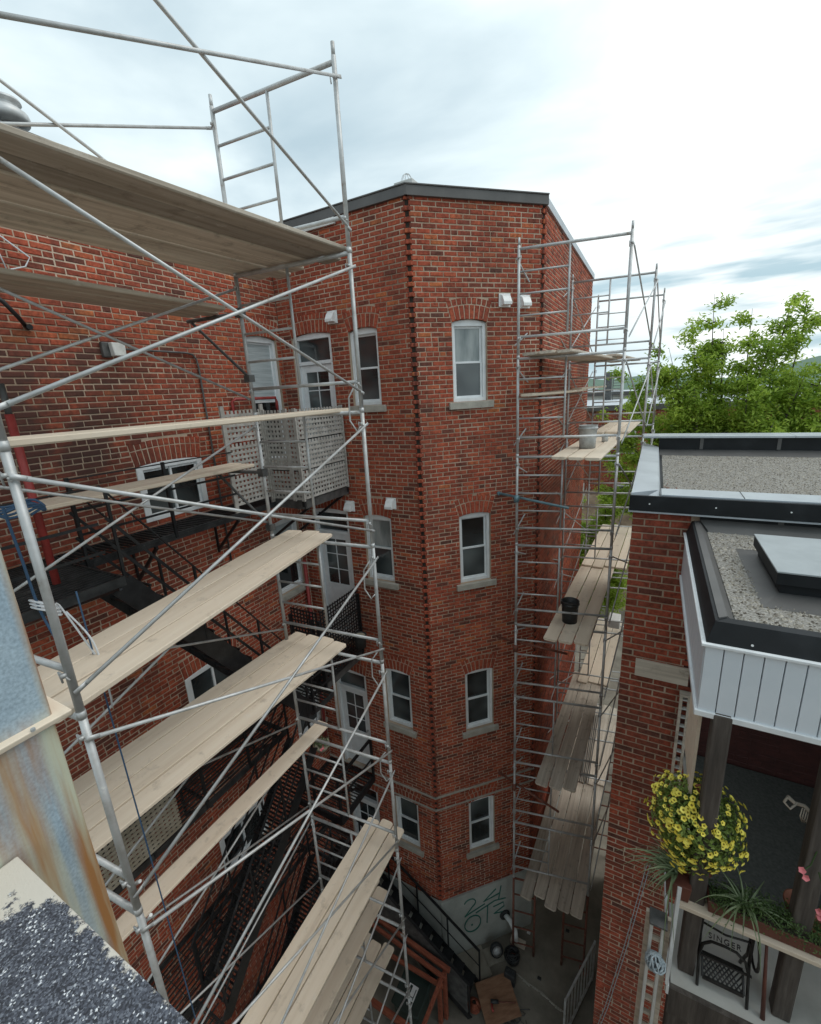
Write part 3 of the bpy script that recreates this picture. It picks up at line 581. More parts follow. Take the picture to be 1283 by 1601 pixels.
H_left = [hole(1+5.92, .72, -1.05, 1.10, .05), hole(1+5.93, .68, -3.62, -2.15, .05), hole(1+5.95, .68, -6.95, -5.35, .05),
          hole(1+3.88, 1.0, -1.52, -.72, .035), hole(1+3.93, 1.0, -4.85, -4.03, .035), hole(1+3.93, 1.0, -8.05, -7.25, .035)]
lay(wl_fac, BASE, TOP+.06, H_fac, store, 0, (-.038, .038))
lay(wl_back, BASE, TOP+.06, H_back_w+H_back_d, store, 1, (0, .038))
lay(wl_left, BASE-1.5, TOP+.06, H_left, store, 0)
lay(wl_side, BASE, TOP+.06, [], store, 1, (-.038, 0))
for wl, hs in ((wl_fac, H_fac), (wl_back, H_back_w+H_back_d), (wl_left, H_left)):
    for h in hs: ring(wl, h, store)
emit(store, main)
mb = MB()
backing(mb, wl_fac, BASE, TOP, H_fac, ends=(-.055, -.055)); backing(mb, wl_back, BASE, TOP, H_back_w+H_back_d, ends=(0, -.055)); backing(mb, wl_left, ZG, TOP, H_left); backing(mb, wl_side, BASE, TOP, [], ends=(-.055, 0))
mb.build('wall', M['mortar'], main)
for (cx_, cy_, an) in ((A[0], A[1], 112.5), (Bp[0], Bp[1], 157.5)):
    q = MB(); o_ = Vector((cx_, cy_, 0))+Vector((math.cos(R(an)), math.sin(R(an)), 0))*.075; a_ = Vector((math.cos(R(an+90)), math.sin(R(an+90)), 0))*.075
    q.bar(o_+Vector((0, 0, BASE)), o_+Vector((0, 0, TOP-.02)), .10, .10, (math.cos(R(an)), math.sin(R(an)), 0)); q.build('corner_gap_shade', M['soil'], main)  # dark column behind the teeth, its colour stands in for shade in the gaps
for h in H_fac: window(main, wl_fac, h, pane='frost' if h is H_fac[0] else 'glass')
for i, h in enumerate(H_back_w): window(main, wl_back, h, pane='frost' if i == 1 else 'glass')
for h in H_back_d: door(main, wl_back, h)
for h in H_left[:3]: window(main, wl_left, h, pane='blind')
for h in H_left[3:]: window(main, wl_left, h, kind='slider', sill=False)
# concrete foundation, slightly proud, with graffiti
mb = MB()
wl_fac.box(mb, -.0, wl_fac.W, ZG-.1, BASE-.01, -.05, .03); wl_back.box(mb, 0, wl_back.W, ZG-.1, BASE-.012, -.05, .03); wl_side.box(mb, -.0, wl_side.W, ZG-.1, BASE-.01, -.05, .03)
found = mb.build('foundation', M['concrete'], main)
def strokes(lines, r=.014):
    mb = MB()
    for ln in lines:
        pts = [wl_fac.pt(u, z, .036) for u, z in ln]; mb.path(pts, r, 5)
    V = mb
    return V.build('graffiti', M['graffiti'], main)
def arc(cu, cz, ru, rz, a0, a1, n=12): return [(cu+ru*math.cos(R(a0+(a1-a0)*i/n)), cz+rz*math.sin(R(a0+(a1-a0)*i/n))) for i in range(n+1)]
strokes([arc(.68, -11.2, .14, .13, 160, -60, 9)+[(.55, -11.55), (.66, -11.50), (.86, -11.44), (1.05, -11.38)],
         [(1.33, -11.05), (1.02, -11.30), (1.44, -11.22)], [(1.46, -11.02), (1.40, -11.40)],
         arc(.74, -11.85, .20, .24, 90, 450, 18), [(.82, -11.56), (1.30, -11.40), (1.58, -11.45)], [(1.12, -11.48), (1.10, -12.0)],
         [(1.26, -11.58), (1.52, -11.55), (1.54, -11.68), (1.28, -11.80), (1.56, -11.86)], arc(.72, -11.88, .012, .012, 0, 360, 6)])
# string courses
mb = MB()
for z, d in ((-7.99, .028), (-8.31, .022)):
    wl_fac.box(mb, -.012, wl_fac.W+.01, z-.014, z+.014, -.01, d); wl_back.box(mb, 0, wl_back.W+.012, z-.014, z+.014, -.01, d+.002)
mb.build('string_course', M['stone'], main)
# roof, cap flashing
mb = MB(); poly = [(-16, -6), (-6.12, -6), (-6.12, 6.47), (A[0]-.04, 6.47), (Bp[0]-.08, Bp[1]+.04), (Bp[0]-.08, 13.8), (-16, 13.8)]
mb.prism(poly, lambda a, b, d: (a, b, d), TOP-.25, TOP+.02); mb.build('roof', M['membrane'], main)
def cap(wl, e0=0, e1=0):
    mb = MB(); wl.box(mb, -e0, wl.W+e1, TOP-.005, TOP+.125, -.28, .05); wl.box(mb, -e0, wl.W+e1, TOP+.125, TOP+.145, -.30, .065)
    return mb.build('cap_flashing', M['capgrey'], main, bevel=.004)
cap(wl_fac, .035, .035); cap(wl_back, 0, .033); cap(wl_left, 6, -.07)
mb = MB(); wl_side.box(mb, .03, wl_side.W, TOP+.0, TOP+.12, -.25, .035); mb.build('cap_flashing', M['greymem'], main, label='pale grey metal cap flashing')
mb = MB(); wl_back.box(mb, .15, 1.45, TOP-.10, TOP-.008, .012, .05); mb.build('trim_board', M['dirty_white'], main)
for wl, u, z in ((wl_fac, 1.55, 1.36), (wl_fac, 1.90, 1.34), (wl_back, 1.22, 1.30), (wl_back, 2.12, -1.82), (wl_back, .93+.3, -1.93)): vent_cap(main, wl, u, z)
mb = MB(); mb.box(-6.9, -6.3, 3.0, 3.6, TOP-.02, TOP+.02)
# side-wall far end + rear faces so the block is solid
mb = MB(); mb.quadbox([(-16, 13.85, ZG), (-1.78, 13.85, ZG), (-1.78, 13.9, ZG), (-16, 13.9, ZG), (-16, 13.85, TOP), (-1.78, 13.85, TOP), (-1.78, 13.9, TOP), (-16, 13.9, TOP)]); mb.build('rear_wall', M['mortar'], main)
# rooftop vent and chimney
v = empty('roof_vent', (-6.95, 3.30, TOP), 'galvanised mushroom roof vent on the left wing roof', 'vent')
mb = MB(); mb.lathe((-6.95, 3.30, TOP+.02), [(.11, 0), (.11, .42), (.085, .45), (.085, .62)], 18); mb.build('flue_pipe', M['galv'], v, smooth=True)
mb = MB(); mb.lathe((-6.95, 3.30, TOP+.60), [(.10, 0), (.20, .02), (.215, .07), (.20, .12), (.13, .17), (.12, .20), (.16, .22), (.15, .25), (.02, .28)], 20); mb.build('cowl', M['galv'], v, smooth=True)
c = empty('roof_chimney', (-3.62, 6.95, TOP), 'small pale block chimney with wire cage above the tower parapet', 'chimney')
mb = MB(); mb.box(-3.78, -3.46, 6.82, 7.1, TOP+.02, TOP+.40); mb.build('stack', M['dirty_white'], c, bevel=.01)
mb = MB()
for k in range(4):
    a = k*math.pi/4; mb.path([(-3.62+.09*math.cos(a)*math.cos(t), 6.95+.09*math.sin(a)*math.cos(t), TOP+.40+.13*math.sin(t)) for t in [math.pi*i/8 for i in range(9)]], .004, 4)
mb.build('wire_cage', M['galv'], c)

# fittings on the left wall
lf = empty('wall_lamp', (-6.03, 3.38, .6), 'grey floodlight with square head fixed to the sooty left wall', 'lamp')
mb = MB(); mb.box(-6.04, -5.98, 3.26, 3.36, .64, .82); mb.build('back_box', M['iron_grey'], lf, bevel=.01)
mb = MB(); mb.quadbox([(-5.98, 3.34, .65), (-5.88, 3.34, .65), (-5.88, 3.48, .65), (-5.98, 3.48, .65), (-5.98, 3.33, .81), (-5.90, 3.33, .81), (-5.90, 3.50, .81), (-5.98, 3.50, .81)]); mb.build('lamp_head', M['dirty_white'], lf, bevel=.012)
mb = MB(); mb.path([(-6.02, 3.55, .75), (-6.02, 4.42, .75), (-6.02, 4.52, .73), (-6.02, 4.57, .66), (-6.02, 4.585, .55), (-6.02, 4.585, -1.5), (-6.02, 4.585, -2.6)], .014, 8)
tag(mb.build('conduit', M['iron_grey'], None, smooth=True), 'thin grey conduit bending down the left wall from the floodlight', 'pipe')
mb = MB(); mb.path([(-6.02, 2.2, 1.9), (-5.98, 2.5, 1.78), (-5.97, 2.72, 1.62), (-5.97, 2.66, 1.52), (-6.0, 2.5, 1.46), (-6.02, 2.3, 1.45)], .008, 6)
mb.path([(-6.02, 2.3, 1.72), (-5.98, 2.46, 1.62), (-6.0, 2.5, 1.46)], .007, 6)
tag(mb.build('loose_cable', M['rope_white'], None, smooth=True), 'white looped cable hanging high on the left brick wall', 'cable')
mb = MB(); mb.path([(-6.03, 2.2, 1.35), (-5.9, 2.36, 1.12), (-5.93, 2.46, 1.0), (-6.03, 2.55, .93)], .022, 8); mb.lathe((-6.04, 2.57, .92), [(.03, 0), (.03, .05)], 10, (1, 0, 0))
tag(mb.build('wall_hook', M['black'], None, smooth=True), 'black iron hook on the left wall under the upper plank deck', 'hook')
mb = MB(); mb.path([(-6.0, 5.08, -.75), (-6.0, 5.08, .04), (-5.97, 5.12, .07), (-5.97, 6.0, .07), (-5.97, 6.02, .0), (-5.97, 6.02, -.2)], .026, 8)
tag(mb.build('red_pipe', M['red'], None, smooth=True), 'red painted pipe bent in front of the corner window with blinds', 'pipe')
mb = MB(); mb.path([(-5.97, 6.22, -7.6), (-5.97, 6.22, -3.1)], .035, 8)
tag(mb.build('drain_pipe', M['red'], None, smooth=True), 'red brown drain pipe in the inner corner below the balconies', 'pipe')

# ================================================================== SCAFFOLDS
def lock(mb, p, s=1):
    p = Vector(p); mb.box(p.x-.012, p.x+.012, p.y-.045, p.y-.015, p.z-.012, p.z+.012)
    mb.tube(p+Vector((-.03*s, -.02, -.03)), p+Vector((.035*s, -.035, .02)), .006, 6); mb.tube(p+Vector((.035*s, -.035, .02)), p+Vector((.03*s, -.03, -.055)), .006, 6)
def make_frame(w, H, zl, frac, nr, r=.0235, mat_=None, name='scaffold_frame', side=0):
    """frame in local coords: x 0..w (inner post at x=0), z 0 (top ledger) down to -H. The mesh is the welded outer frame; rungs are children."""
    m = mat_ or M['galv']; root = None
    mb = MB(); mb.tube((0, 0, -H), (0, 0, .045), r); mb.tube((w, 0, -H), (w, 0, .045), r)
    for x in (0, w): mb.tube((x, 0, .04), (x, 0, .15), r*.8); mb.tube((x, 0, -H), (x, 0, -H+.05), r*1.12)
    lr = r*.95; mb.tube((0, 0, 0), (w, 0, 0), lr); mb.tube((0, 0, zl), (w, 0, zl), lr*.9)
    for x, s in ((0, 1), (w, -1)):
        for z in (-.12, zl-.02): lock(mb, (x, 0, z), s)
    V = np.array(mb.v); me = bpy.data.meshes.new(name); me.from_pydata(V.tolist(), [], mb.f); me.materials.append(m)
    me.polygons.foreach_set('use_smooth', [len(f) <= 4 for f in mb.f])
    root = bpy.data.objects.new(name, me)
    def sub(nm, fn, loc):
        q = MB(); fn(q); mm = bpy.data.meshes.new(nm); mm.from_pydata(q.v, [], q.f); mm.materials.append(m); mm.polygons.foreach_set('use_smooth', [len(f) <= 4 for f in q.f])
        o = bpy.data.objects.new(nm, mm); o.parent = root; o.location = loc; return o
    fx = w*frac
    kids = [sub('inner_post', lambda q: q.tube((0, 0, zl), (0, 0, 0), r*.72, 8), (fx, 0, 0))]
    for i in range(1, nr+1):
        kids.append(sub('rung', lambda q: q.tube((0, 0, 0), (fx, 0, 0), r*.62, 8), (0, 0, zl*i/(nr+1))))
    return root, kids
def place_frame(proto, kids, tower, p, ang):
    o = proto.copy(); COL.objects.link(o); o.parent = tower; o.location = Vector(p)-wloc(tower); o.rotation_euler = (0, 0, ang)
    for k in kids:
        c = k.copy(); COL.objects.link(c); c.parent = o
    return o
def brace(tower, p0, p1, r=.0135, m='galv', name='cross_brace'):
    mb = MB(); p0 = Vector(p0); p1 = Vector(p1); d = (p1-p0).normalized()
    mb.tube(p0+d*.05, p1-d*.05, r, 8); mb.bar(p0-d*.02, p0+d*.07, .006, r*2.2); mb.bar(p1+d*.02, p1-d*.07, .006, r*2.2)
    return mb.build(name, M[m], tower, smooth=True)

# ---- left scaffold: two ladder frames wide apart, ten lifts
Lf = [Vector((-2.86, .98, 0)), Vector((-2.869, 4.165, 0))]
Lr = [Vector((-4.378, .85, 0)), Vector((-4.387, 4.032, 0))]
wdt = (Lf[1]-Lr[1]).length; angL = math.atan2(Lf[1].y-Lr[1].y, Lf[1].x-Lr[1].x); P = 1.588; T0 = 3.01
tl = empty('scaffold_tower', (-3.6, 2.5, ZG), 'tall grey tube scaffold on the left between the roof edge and the fire escape', 'scaffold')
proto, kids = make_frame(wdt, P, -1.26, .48, 3)
for s in (0, 1):
    for k in range(10):
        if s == 0 and k == 0: pass
        place_frame(proto, kids, tl, Lr[s]+Vector((0, 0, T0-P*k)), angL)
    for q in (Lr[s], Lf[s]):
        mb = MB(); mb.tube(q+Vector((0, 0, ZG)), q+Vector((0, 0, T0-P*10)), .018); mb.box(q.x-.08, q.x+.08, q.y-.08, q.y+.08, ZG, ZG+.012); mb.build('base_jack', M['galv'], tl)
for k in range(10):
    zt = T0-P*k-.13; zb = T0-P*k-1.38
    for a, b, off in ((Lf[0], Lf[1], .035), (Lr[0], Lr[1], -.035)):
        brace(tl, a+Vector((off, 0, zt)), b+Vector((off, 0, zb))); brace(tl, a+Vector((off*1.6, 0, zb)), b+Vector((off*1.6, 0, zt)))
for (z, y0) in ((1.03, 1), (-.87, 1)):
    for s in (0, 1):
        p = Lr[s]; mb = MB(); e = Vector((-.88, -.07, 0))
        mb.tube(p+Vector((0, 0, z)), p+e+Vector((0, 0, z)), .022); mb.tube(p+e*.95+Vector((0, 0, z)), p+Vector((-.02, 0, z-.72)), .018); mb.box(p.x-.05, p.x+.04, p.y-.05, p.y+.04, z-.05, z+.05); mb.box(p.x-.05, p.x+.04, p.y-.05, p.y+.04, z-.78, z-.70)
        mb.build('side_bracket', M['iron_grey'], tl, smooth=False)
# hanging wire ties on the front pole
mb = MB()
for z in (.05, -2.0, -3.25, -4.8):
    mb.path([Lf[1]+Vector((-.03, -.05, z+.08)), Lf[1]+Vector((-.12, -.06, z-.05)), Lf[1]+Vector((-.13, -.06, z-.3)), Lf[1]+Vector((-.05, -.05, z-.42)), Lf[1]+Vector((0, -.04, z-.36))], .009, 6)
mb.path([Lf[0]+Vector((.02, .05, -3.1)), Lf[0]+Vector((-.10, .03, -3.2)), Lf[0]+Vector((-.12, .02, -3.42)), Lf[0]+Vector((-.03, .04, -3.5)), Lf[0]+Vector((.04, .05, -3.4))], .012, 6)
mb.build('lock_hook', M['galv'], tl, smooth=True)

# ---- right scaffold along the tower side: three frames, nine lifts and a red base lift
Ri = [Vector((-1.961, 7.256, 0)), Vector((-1.667, 10.2, 0)), Vector((-1.47, 12.88, 0))]
Ro = [Vector((-.47, 7.573, 0)), Vector((-.19, 10.45, 0)), Vector((-.03, 13.2, 0))]
PR = 1.5455; TR = 1.987
tr = empty('scaffold_tower', (-1.0, 10, ZG), 'tall grey tube scaffold standing in the alley along the right side of the brick tower', 'scaffold')
for s in range(3):
    d = Ro[s]-Ri[s]; proto, kids = make_frame(d.length, PR, -1.225, .47, 3, r=.0225)
    for k in range(8):
        place_frame(proto, kids, tr, Ri[s]+Vector((0, 0, TR-PR*k)), math.atan2(d.y, d.x))
    zb = TR-PR*8
    mb = MB()
    mb.tube(Ri[s]+Vector((0, 0, zb-.03)), Ro[s]+Vector((0, 0, zb-.03)), .022)
    bf = mb.build('base_frame', M['rustred'], tr, smooth=True, label='dull rusty red bottom scaffold frame')
    for q in (Ri[s], Ro[s], Ri[s]+d*.30): mb = MB(); mb.tube(q+Vector((0, 0, ZG)), q+Vector((0, 0, zb+.02)), .024); mb.build('post', M['rustred'], bf, smooth=True)
    for q in (Ri[s], Ro[s]): mb = MB(); mb.box(q.x-.08, q.x+.08, q.y-.08, q.y+.08, ZG, ZG+.012); mb.build('base_plate', M['rustred'], bf)
    for z in (zb-.5, zb-1.0, zb-1.5, zb-2.0):
        mb = MB(); mb.tube(Ri[s]+Vector((0, 0, z)), Ri[s]+d*.30+Vector((0, 0, z)), .017); mb.build('rung', M['rustred'], bf, smooth=True)
        mb = MB(); mb.tube(Ro[s]-d*.30+Vector((0, 0, z)), Ro[s]+Vector((0, 0, z)), .017); mb.build('rung', M['rustred'], bf, smooth=True)
    q = Ro[s]-d*.30; mb = MB(); mb.tube(q+Vector((0, 0, ZG)), q+Vector((0, 0, zb-.05)), .024); mb.build('post', M['rustred'], bf, smooth=True)
for s in range(2):
    for k in range(8):
        zt = TR-PR*k-.13; zb_ = TR-PR*k-1.34
        for a, b, off in ((Ro[s], Ro[s+1], .03), (Ri[s], Ri[s+1], -.03)):
            brace(tr, a+Vector((off, 0, zt)), b+Vector((off, 0, zb_)), .012); brace(tr, a+Vector((off*1.6, 0, zb_)), b+Vector((off*1.6, 0, zt)), .012)
for z, m, x1, y1, zz, lb in ((-1.80, 'teal', -1.12, 7.30, -1.93, 'teal painted tie tube'), (-4.66, 'rustred', -1.05, 7.33, -4.62, 'grey and rust tie tube'), (-7.87, 'rustred', -1.05, 7.10, -7.95, 'rust red tie tube')):
    mb = MB(); p0 = wl_fac.pt(1.44, z+.03, .0); p1 = Vector((x1, y1, zz)); mb.tube(p0, p1, .022)
    mb.lathe(p0, [(.035, 0), (.035, .03)], 10, wl_fac.n); mb.box(-1.99, -1.92, 7.17, 7.27, z-.06, z+.05); mb.build('wall_tie', M[m], tr, smooth=True, label=lb)

# ---- planks
PW = .235
def plank(p0, p1, wd=PW, th=.042, label='', group=None, m='wood', zrot=0):
    """one scaffold plank, p0 -> p1 is its centre line at the bottom face; local x runs along the grain"""
    p0 = Vector(p0); p1 = Vector(p1); d = p1-p0; L = d.length; mb = MB(); c = .03
    n = 7; top = []; b = 0
    bend = rnd.uniform(-.006, .006); tw = rnd.uniform(-.004, .004)
    xs = [-L/2, -L/2+.02]+[-L/2+L*i/n for i in range(1, n)]+[L/2-.02, L/2]
    for k, x in enumerate(xs):
        hw = wd/2-(.022 if k in (0, len(xs)-1) else 0)+rnd.uniform(-.0015, .0015); zz = bend*math.cos(math.pi*x/L)+tw*x/L
        for (y, z) in ((-hw+.010, 0), (hw-.010, 0), (hw, .010), (hw, th-.005), (hw-.005, th), (-hw+.005, th), (-hw, th-.005), (-hw, .010)): mb.v.append((x, y, z+zz+rnd.uniform(-.0008, .0008)))
    for k in range(len(xs)-1):
        for i in range(8):
            j = (i+1) % 8; mb.f.append((k*8+i, (k+1)*8+i, (k+1)*8+j, k*8+j)); mb.t.append(0)
    mb.f.append(tuple(range(8))); mb.f.append(tuple(range((len(xs)-1)*8+7, (len(xs)-1)*8-1, -1)))
    me = bpy.data.meshes.new('plank'); me.from_pydata(mb.v, [], mb.f); me.materials.append(M[m])
    o = bpy.data.objects.new('plank', me); COL.objects.link(o); o.location = (p0+p1)/2
    o.rotation_euler = (0, -math.asin(d.z/L), math.atan2(d.y, d.x))
    tag(o, label, 'plank', group); return o
ordn = ['first', 'second', 'third', 'fourth', 'fifth', 'sixth', 'seventh']
def deck(n, a0, a1, z, desc, group, frm='left', ext=.07, m='wood', wd=PW, dz=0, th=.042, stag=.004):
    """n planks side by side; a0 / a1 = (x of left edge, y) at the near and far end"""
    for i in range(n):
        o = (i+.5)*(wd+.007); e0 = rnd.uniform(-ext, ext); e1 = rnd.uniform(-ext, ext)
        lab = f'{ordn[i]} plank from the {frm} on {desc}' if n > 1 else desc
        zj = rnd.uniform(0, stag); plank((a0[0]+o, a0[1]+e0, z+zj), (a1[0]+o, a1[1]+e1, z+dz+zj), wd-.010, th, lab, group, m)
zk = T0
deck(6, (-4.78, .55), (-4.47, 4.42), 1.45, 'the topmost left scaffold deck, seen from below', 'planks of the topmost left deck', m='wood_brown', wd=.255, ext=.12, stag=.02)
deck(3, (-5.22, .6), (-5.20, 3.95), 1.055, 'the bracket deck by the wall under the top deck', 'planks of the upper bracket deck', m='wood_brown', stag=.01)
deck(2, (-3.42, .95), (-3.62, 4.30), -.162, 'the pale eye-level deck of the left scaffold', 'planks of the eye level deck')
deck(2, (-5.25, .9), (-5.22, 4.27), -.845, 'the bracket deck crossing the white slider window', 'planks of the lower bracket deck')
deck(3, (-3.62, .80), (-4.30, 4.30), -1.745, 'the left deck just below the fire escape landing', 'planks of the third left deck')
deck(4, (-4.50, .80), (-4.43, 4.30), -3.335, 'the widest deck of the left scaffold', 'planks of the widest left deck', wd=.225)
deck(1, (-4.33, .75), (-4.32, 4.40), -4.925, 'single narrow plank on the left scaffold below the widest deck', None, wd=.235)
deck(3, (-3.42, .8), (-3.53, 4.45), -6.505, 'the pale deck low on the left scaffold', 'planks of the low left deck', wd=.205)
deck(3, (-3.95, .8), (-4.02, 4.55), -8.095, 'the shaded deck just under the low pale deck', 'planks of the shaded left deck', wd=.225)
deck(4, (-4.30, .8), (-4.32, 4.55), -9.68, 'the lowest deck of the left scaffold near the ground', 'planks of the lowest left deck', wd=.225)
zr = lambda k: TR-PR*k+.024
deck(3, (-1.84, 6.98), (-1.50, 10.55), zr(1), 'the highest right scaffold deck beside the tower', 'planks of the highest right deck', m='wood_grey')
deck(3, (-1.45, 10.0), (-1.15, 13.3), zr(1)+.045, 'the far bay of the highest right deck', 'far planks of the highest right deck', m='wood_grey')
deck(1, (-1.90, 7.05), (-1.58, 10.5), -.135, 'lone narrow plank laid on the rungs above the bucket deck', None)
deck(1, (-1.60, 10.2), (-1.42, 13.1), -.10, 'lone plank on the rungs in the far bay, next to the brick side wall', None)
deck(3, (-1.36, 6.93), (-1.20, 10.55), zr(2), 'the right deck carrying the grey mortar bucket', 'planks under the grey bucket')
deck(3, (-1.16, 10.25), (-1.02, 13.4), zr(2)+.045, 'the far bay behind the grey mortar bucket', 'far planks behind the grey bucket')
deck(3, (-1.40, 6.93), (-1.27, 10.7), zr(4), 'the right deck carrying the black bucket', 'planks under the black bucket')
deck(4, (-1.27, 10.4), (-1.15, 13.9), zr(4)+.045, 'the far bay behind the black bucket', 'far planks behind the black bucket')
deck(3, (-1.48, 6.95), (-1.36, 10.7), zr(6), 'the long grey right deck below the black bucket deck', 'planks of the third right deck', m='wood_grey')
deck(3, (-1.22, 10.3), (-1.1, 13.8), zr(6)+.045, 'the far bay of the third right deck', 'far planks of the third right deck')
deck(5, (-1.74, 6.98), (-1.66, 10.7), zr(8), 'the lowest right deck over the alley passage', 'planks of the lowest right deck', m='wood_grey', ext=.16, wd=.24)
deck(5, (-1.62, 10.4), (-1.5, 13.8), zr(8)+.045, 'the far bay of the lowest right deck', 'far planks of the lowest right deck', m='wood_grey')

# buckets
def bucket(x, y, z, r, h, m, label, handle=True):
    b = empty('bucket', (x, y, z), label, 'bucket')
    mb = MB(); mb.lathe((x, y, z), [(r*.86, 0), (r*.9, h*.4), (r*.97, h*.86), (r*1.06, h*.87), (r*1.06, h*.90), (r*1.0, h*.91), (r*1.0, h), (r*1.04, h+.004), (r*.94, h+.004), (r*.93, h*.8), (r*.9, h*.78)], 26); mb.build('shell', M[m], b, smooth=True)
    mb = MB(); mb.lathe((x, y, z+h*.76), [(r*.9, 0), (r*.9, .012), (r*.3, .03)], 18); mb.build('contents', M['concrete'] if m == 'bucket' else M['darkplastic'], b)
    mb = MB(); mb.path([(x+r*1.05*math.cos(t), y-r*.3-.25*r*math.sin(t), z+h*.88-r*.75*math.sin(t)) for t in [math.pi*i/10 for i in range(11)]], .003, 5); mb.build('handle', M['galv'], b)
    return b
bucket(-.97, 8.00, zr(2)+.048, .15, .37, 'bucket', 'light grey mortar bucket standing on the second right scaffold deck')
bucket(-1.08, 7.62, zr(4)+.048, .15, .40, 'darkplastic', 'black mortar-splashed bucket on the planks halfway down the right scaffold')
mb = MB(); mb.lathe((-.78, 8.9, zr(2)+.048), [(.055, 0), (.055, .13), (.05, .135)], 14); tag(mb.build('tin', M['bucket'], None, smooth=True), 'small grey tin standing behind the grey mortar bucket', 'tin')
mb = MB(); mb.box(-.62, -.36, 10.6, 11.0, -5.72, -5.5); tag(mb.build('cooler_box', M['plastic_white'], None, bevel=.02), 'white box on the scaffold seen past the black bucket deck', 'box')

# ================================================================== FIRE ESCAPE AND BALCONIES
fe = empty('fire_escape', (-5.4, 3.5, ZG), 'black iron fire escape with grated landings and stairs on the left wall', 'fire escape')
def grate(x0, x1, y0, y1, z, along='x', sp=.068, m='grate_iron', name='grating', par=None):
    mb = MB()
    mb.box(x0, x1, y0, y0+.02, z-.09, z+.004); mb.box(x0, x1, y1-.02, y1, z-.09, z+.004); mb.box(x0, x0+.02, y0+.02, y1-.02, z-.09, z+.004); mb.box(x1-.02, x1, y0+.02, y1-.02, z-.09, z+.004)
    if along == 'x':
        y = y0+sp
        while y < y1-.03: mb.box(x0+.02, x1-.02, y-.006, y+.006, z-.025, z); y += sp
        x = x0+.3
        while x < x1: mb.box(x-.004, x+.004, y0+.02, y1-.02, z-.04, z-.027); x += .3
    else:
        x = x0+sp
        while x < x1-.03: mb.box(x-.006, x+.006, y0+.02, y1-.02, z-.025, z); x += sp
        y = y0+.3
        while y < y1: mb.box(x0+.02, x1-.02, y-.004, y+.004, z-.04, z-.027); y += .3
    return mb.build(name, M[m], par or fe)
def rail(pts, h=.92, mids=(.33, .63), post=.9, m='black', par=None, pw=.035):
    mb = MB()
    for a, b in zip(pts, pts[1:]):
        a = Vector(a); b = Vector(b)
        mb.bar(a+Vector((0, 0, h)), b+Vector((0, 0, h)), .035, .012)
        for q in mids: mb.bar(a+Vector((0, 0, h*q)), b+Vector((0, 0, h*q)), .008, .028)
    r_ = mb.build('railing', M[m], par or fe)
    for a, b in zip(pts, pts[1:]):
        a = Vector(a); b = Vector(b); n = max(1, round((b-a).length/post))
        for i in range(n+1):
            p = a.lerp(b, i/n)
            if i == n and b is not Vector(pts[-1]) and tuple(b) != tuple(pts[-1]): continue
            q = MB(); q.bar(p+Vector((0, 0, -.06)), p+Vector((0, 0, h+.02)), pw, pw); q.build('post', M[m], r_)
    return r_
def bracket(x, y, z):
    q = MB(); q.bar((-6.04, y, z-.05), (x, y, z-.05), .03, .05); q.bar((-6.04, y, z-.62), (x+.0, y, z-.07), .03, .04); q.bar((-6.03, y, z-.66), (-6.03, y, z-.02), .04, .02); q.build('bracket', M['black'], fe)
def stair(x0, x1, ytop, ztop, ybot, zbot, rails=True, plate=.24):
    """flight in the Y direction between two plate stringers"""
    n = max(3, round(abs(ztop-zbot)/.215)); dy = (ybot-ytop)/n; dz = (zbot-ztop)/n
    for x in (x0, x1):
        q = MB(); q.bar((x, ytop, ztop-.10), (x, ybot, zbot-.05), .014, plate); q.build('stringer', M['black'], fe)
    for k in range(1, n):
        q = MB(); y = ytop+dy*k; z = ztop+dz*k; hw = .125
        for j in range(5): yy = y-hw+j*hw/2; q.box(x0+.008, x1-.008, yy-.012, yy+.012, z-.02, z)
        q.box(x0+.008, x0+.03, y-hw, y+hw, z-.05, z-.02); q.box(x1-.03, x1-.008, y-hw, y+hw, z-.05, z-.02); q.build('tread', M['black'], fe)
    if rails:
        for x in (x0, x1):
            q = MB()
            for h in (.92, .60, .32): q.bar((x, ytop, ztop+h), (x, ybot, zbot+h), .03 if h > .9 else .012, .012 if h > .9 else .03)
            r_ = q.build('railing', M['black'], fe)
            for t in (0.02, .34, .67, .98):
                p = Vector((x, ytop+(ybot-ytop)*t, ztop+(zbot-ztop)*t)); q = MB(); q.bar(p+Vector((0, 0, -.05)), p+Vector((0, 0, .92)), .026, .026); q.build('post', M['black'], r_)
Z4 = -1.60
grate(-6.03, -5.43, 2.22, 5.18, Z4, 'x'); grate(-6.03, -4.52, 1.05, 2.20, Z4+.001, 'y')
rail([(-5.43, 2.30, Z4), (-5.43, 4.45, Z4)]); rail([(-4.52, 1.05, Z4), (-4.52, 2.08, Z4)], pw=.06)
rail([(-6.0, 1.05, Z4), (-4.52, 1.05, Z4)])
for y in (1.2, 2.15): bracket(-4.55, y, Z4-.04)
for y in (3.1, 4.4): bracket(-5.45, y, Z4-.04)
stair(-5.30, -4.62, 2.20, Z4, 4.55, -4.92)
Z3 = -4.98
grate(-6.03, -4.60, 4.58, 5.16, Z3, 'x'); grate(-6.03, -5.25, 1.30, 4.54, -5.55, 'y')
rail([(-5.25, 1.35, -5.55), (-5.25, 4.5, -5.55)]); rail([(-4.60, 4.6, Z3), (-4.60, 5.16, Z3)])
for y in (1.5, 3.0, 4.4): bracket(-5.27, y, -5.59)
stair(-5.14, -4.62, 4.5, -5.55, 2.2, -8.25, plate=.2)
Z2 = -8.25
grate(-6.03, -5.2, 1.2, 5.16, Z2, 'y'); grate(-5.18, -4.5, 1.2, 2.15, Z2-.001, 'y'); grate(-5.18, -4.6, 4.6, 5.16, Z2-.001, 'x')
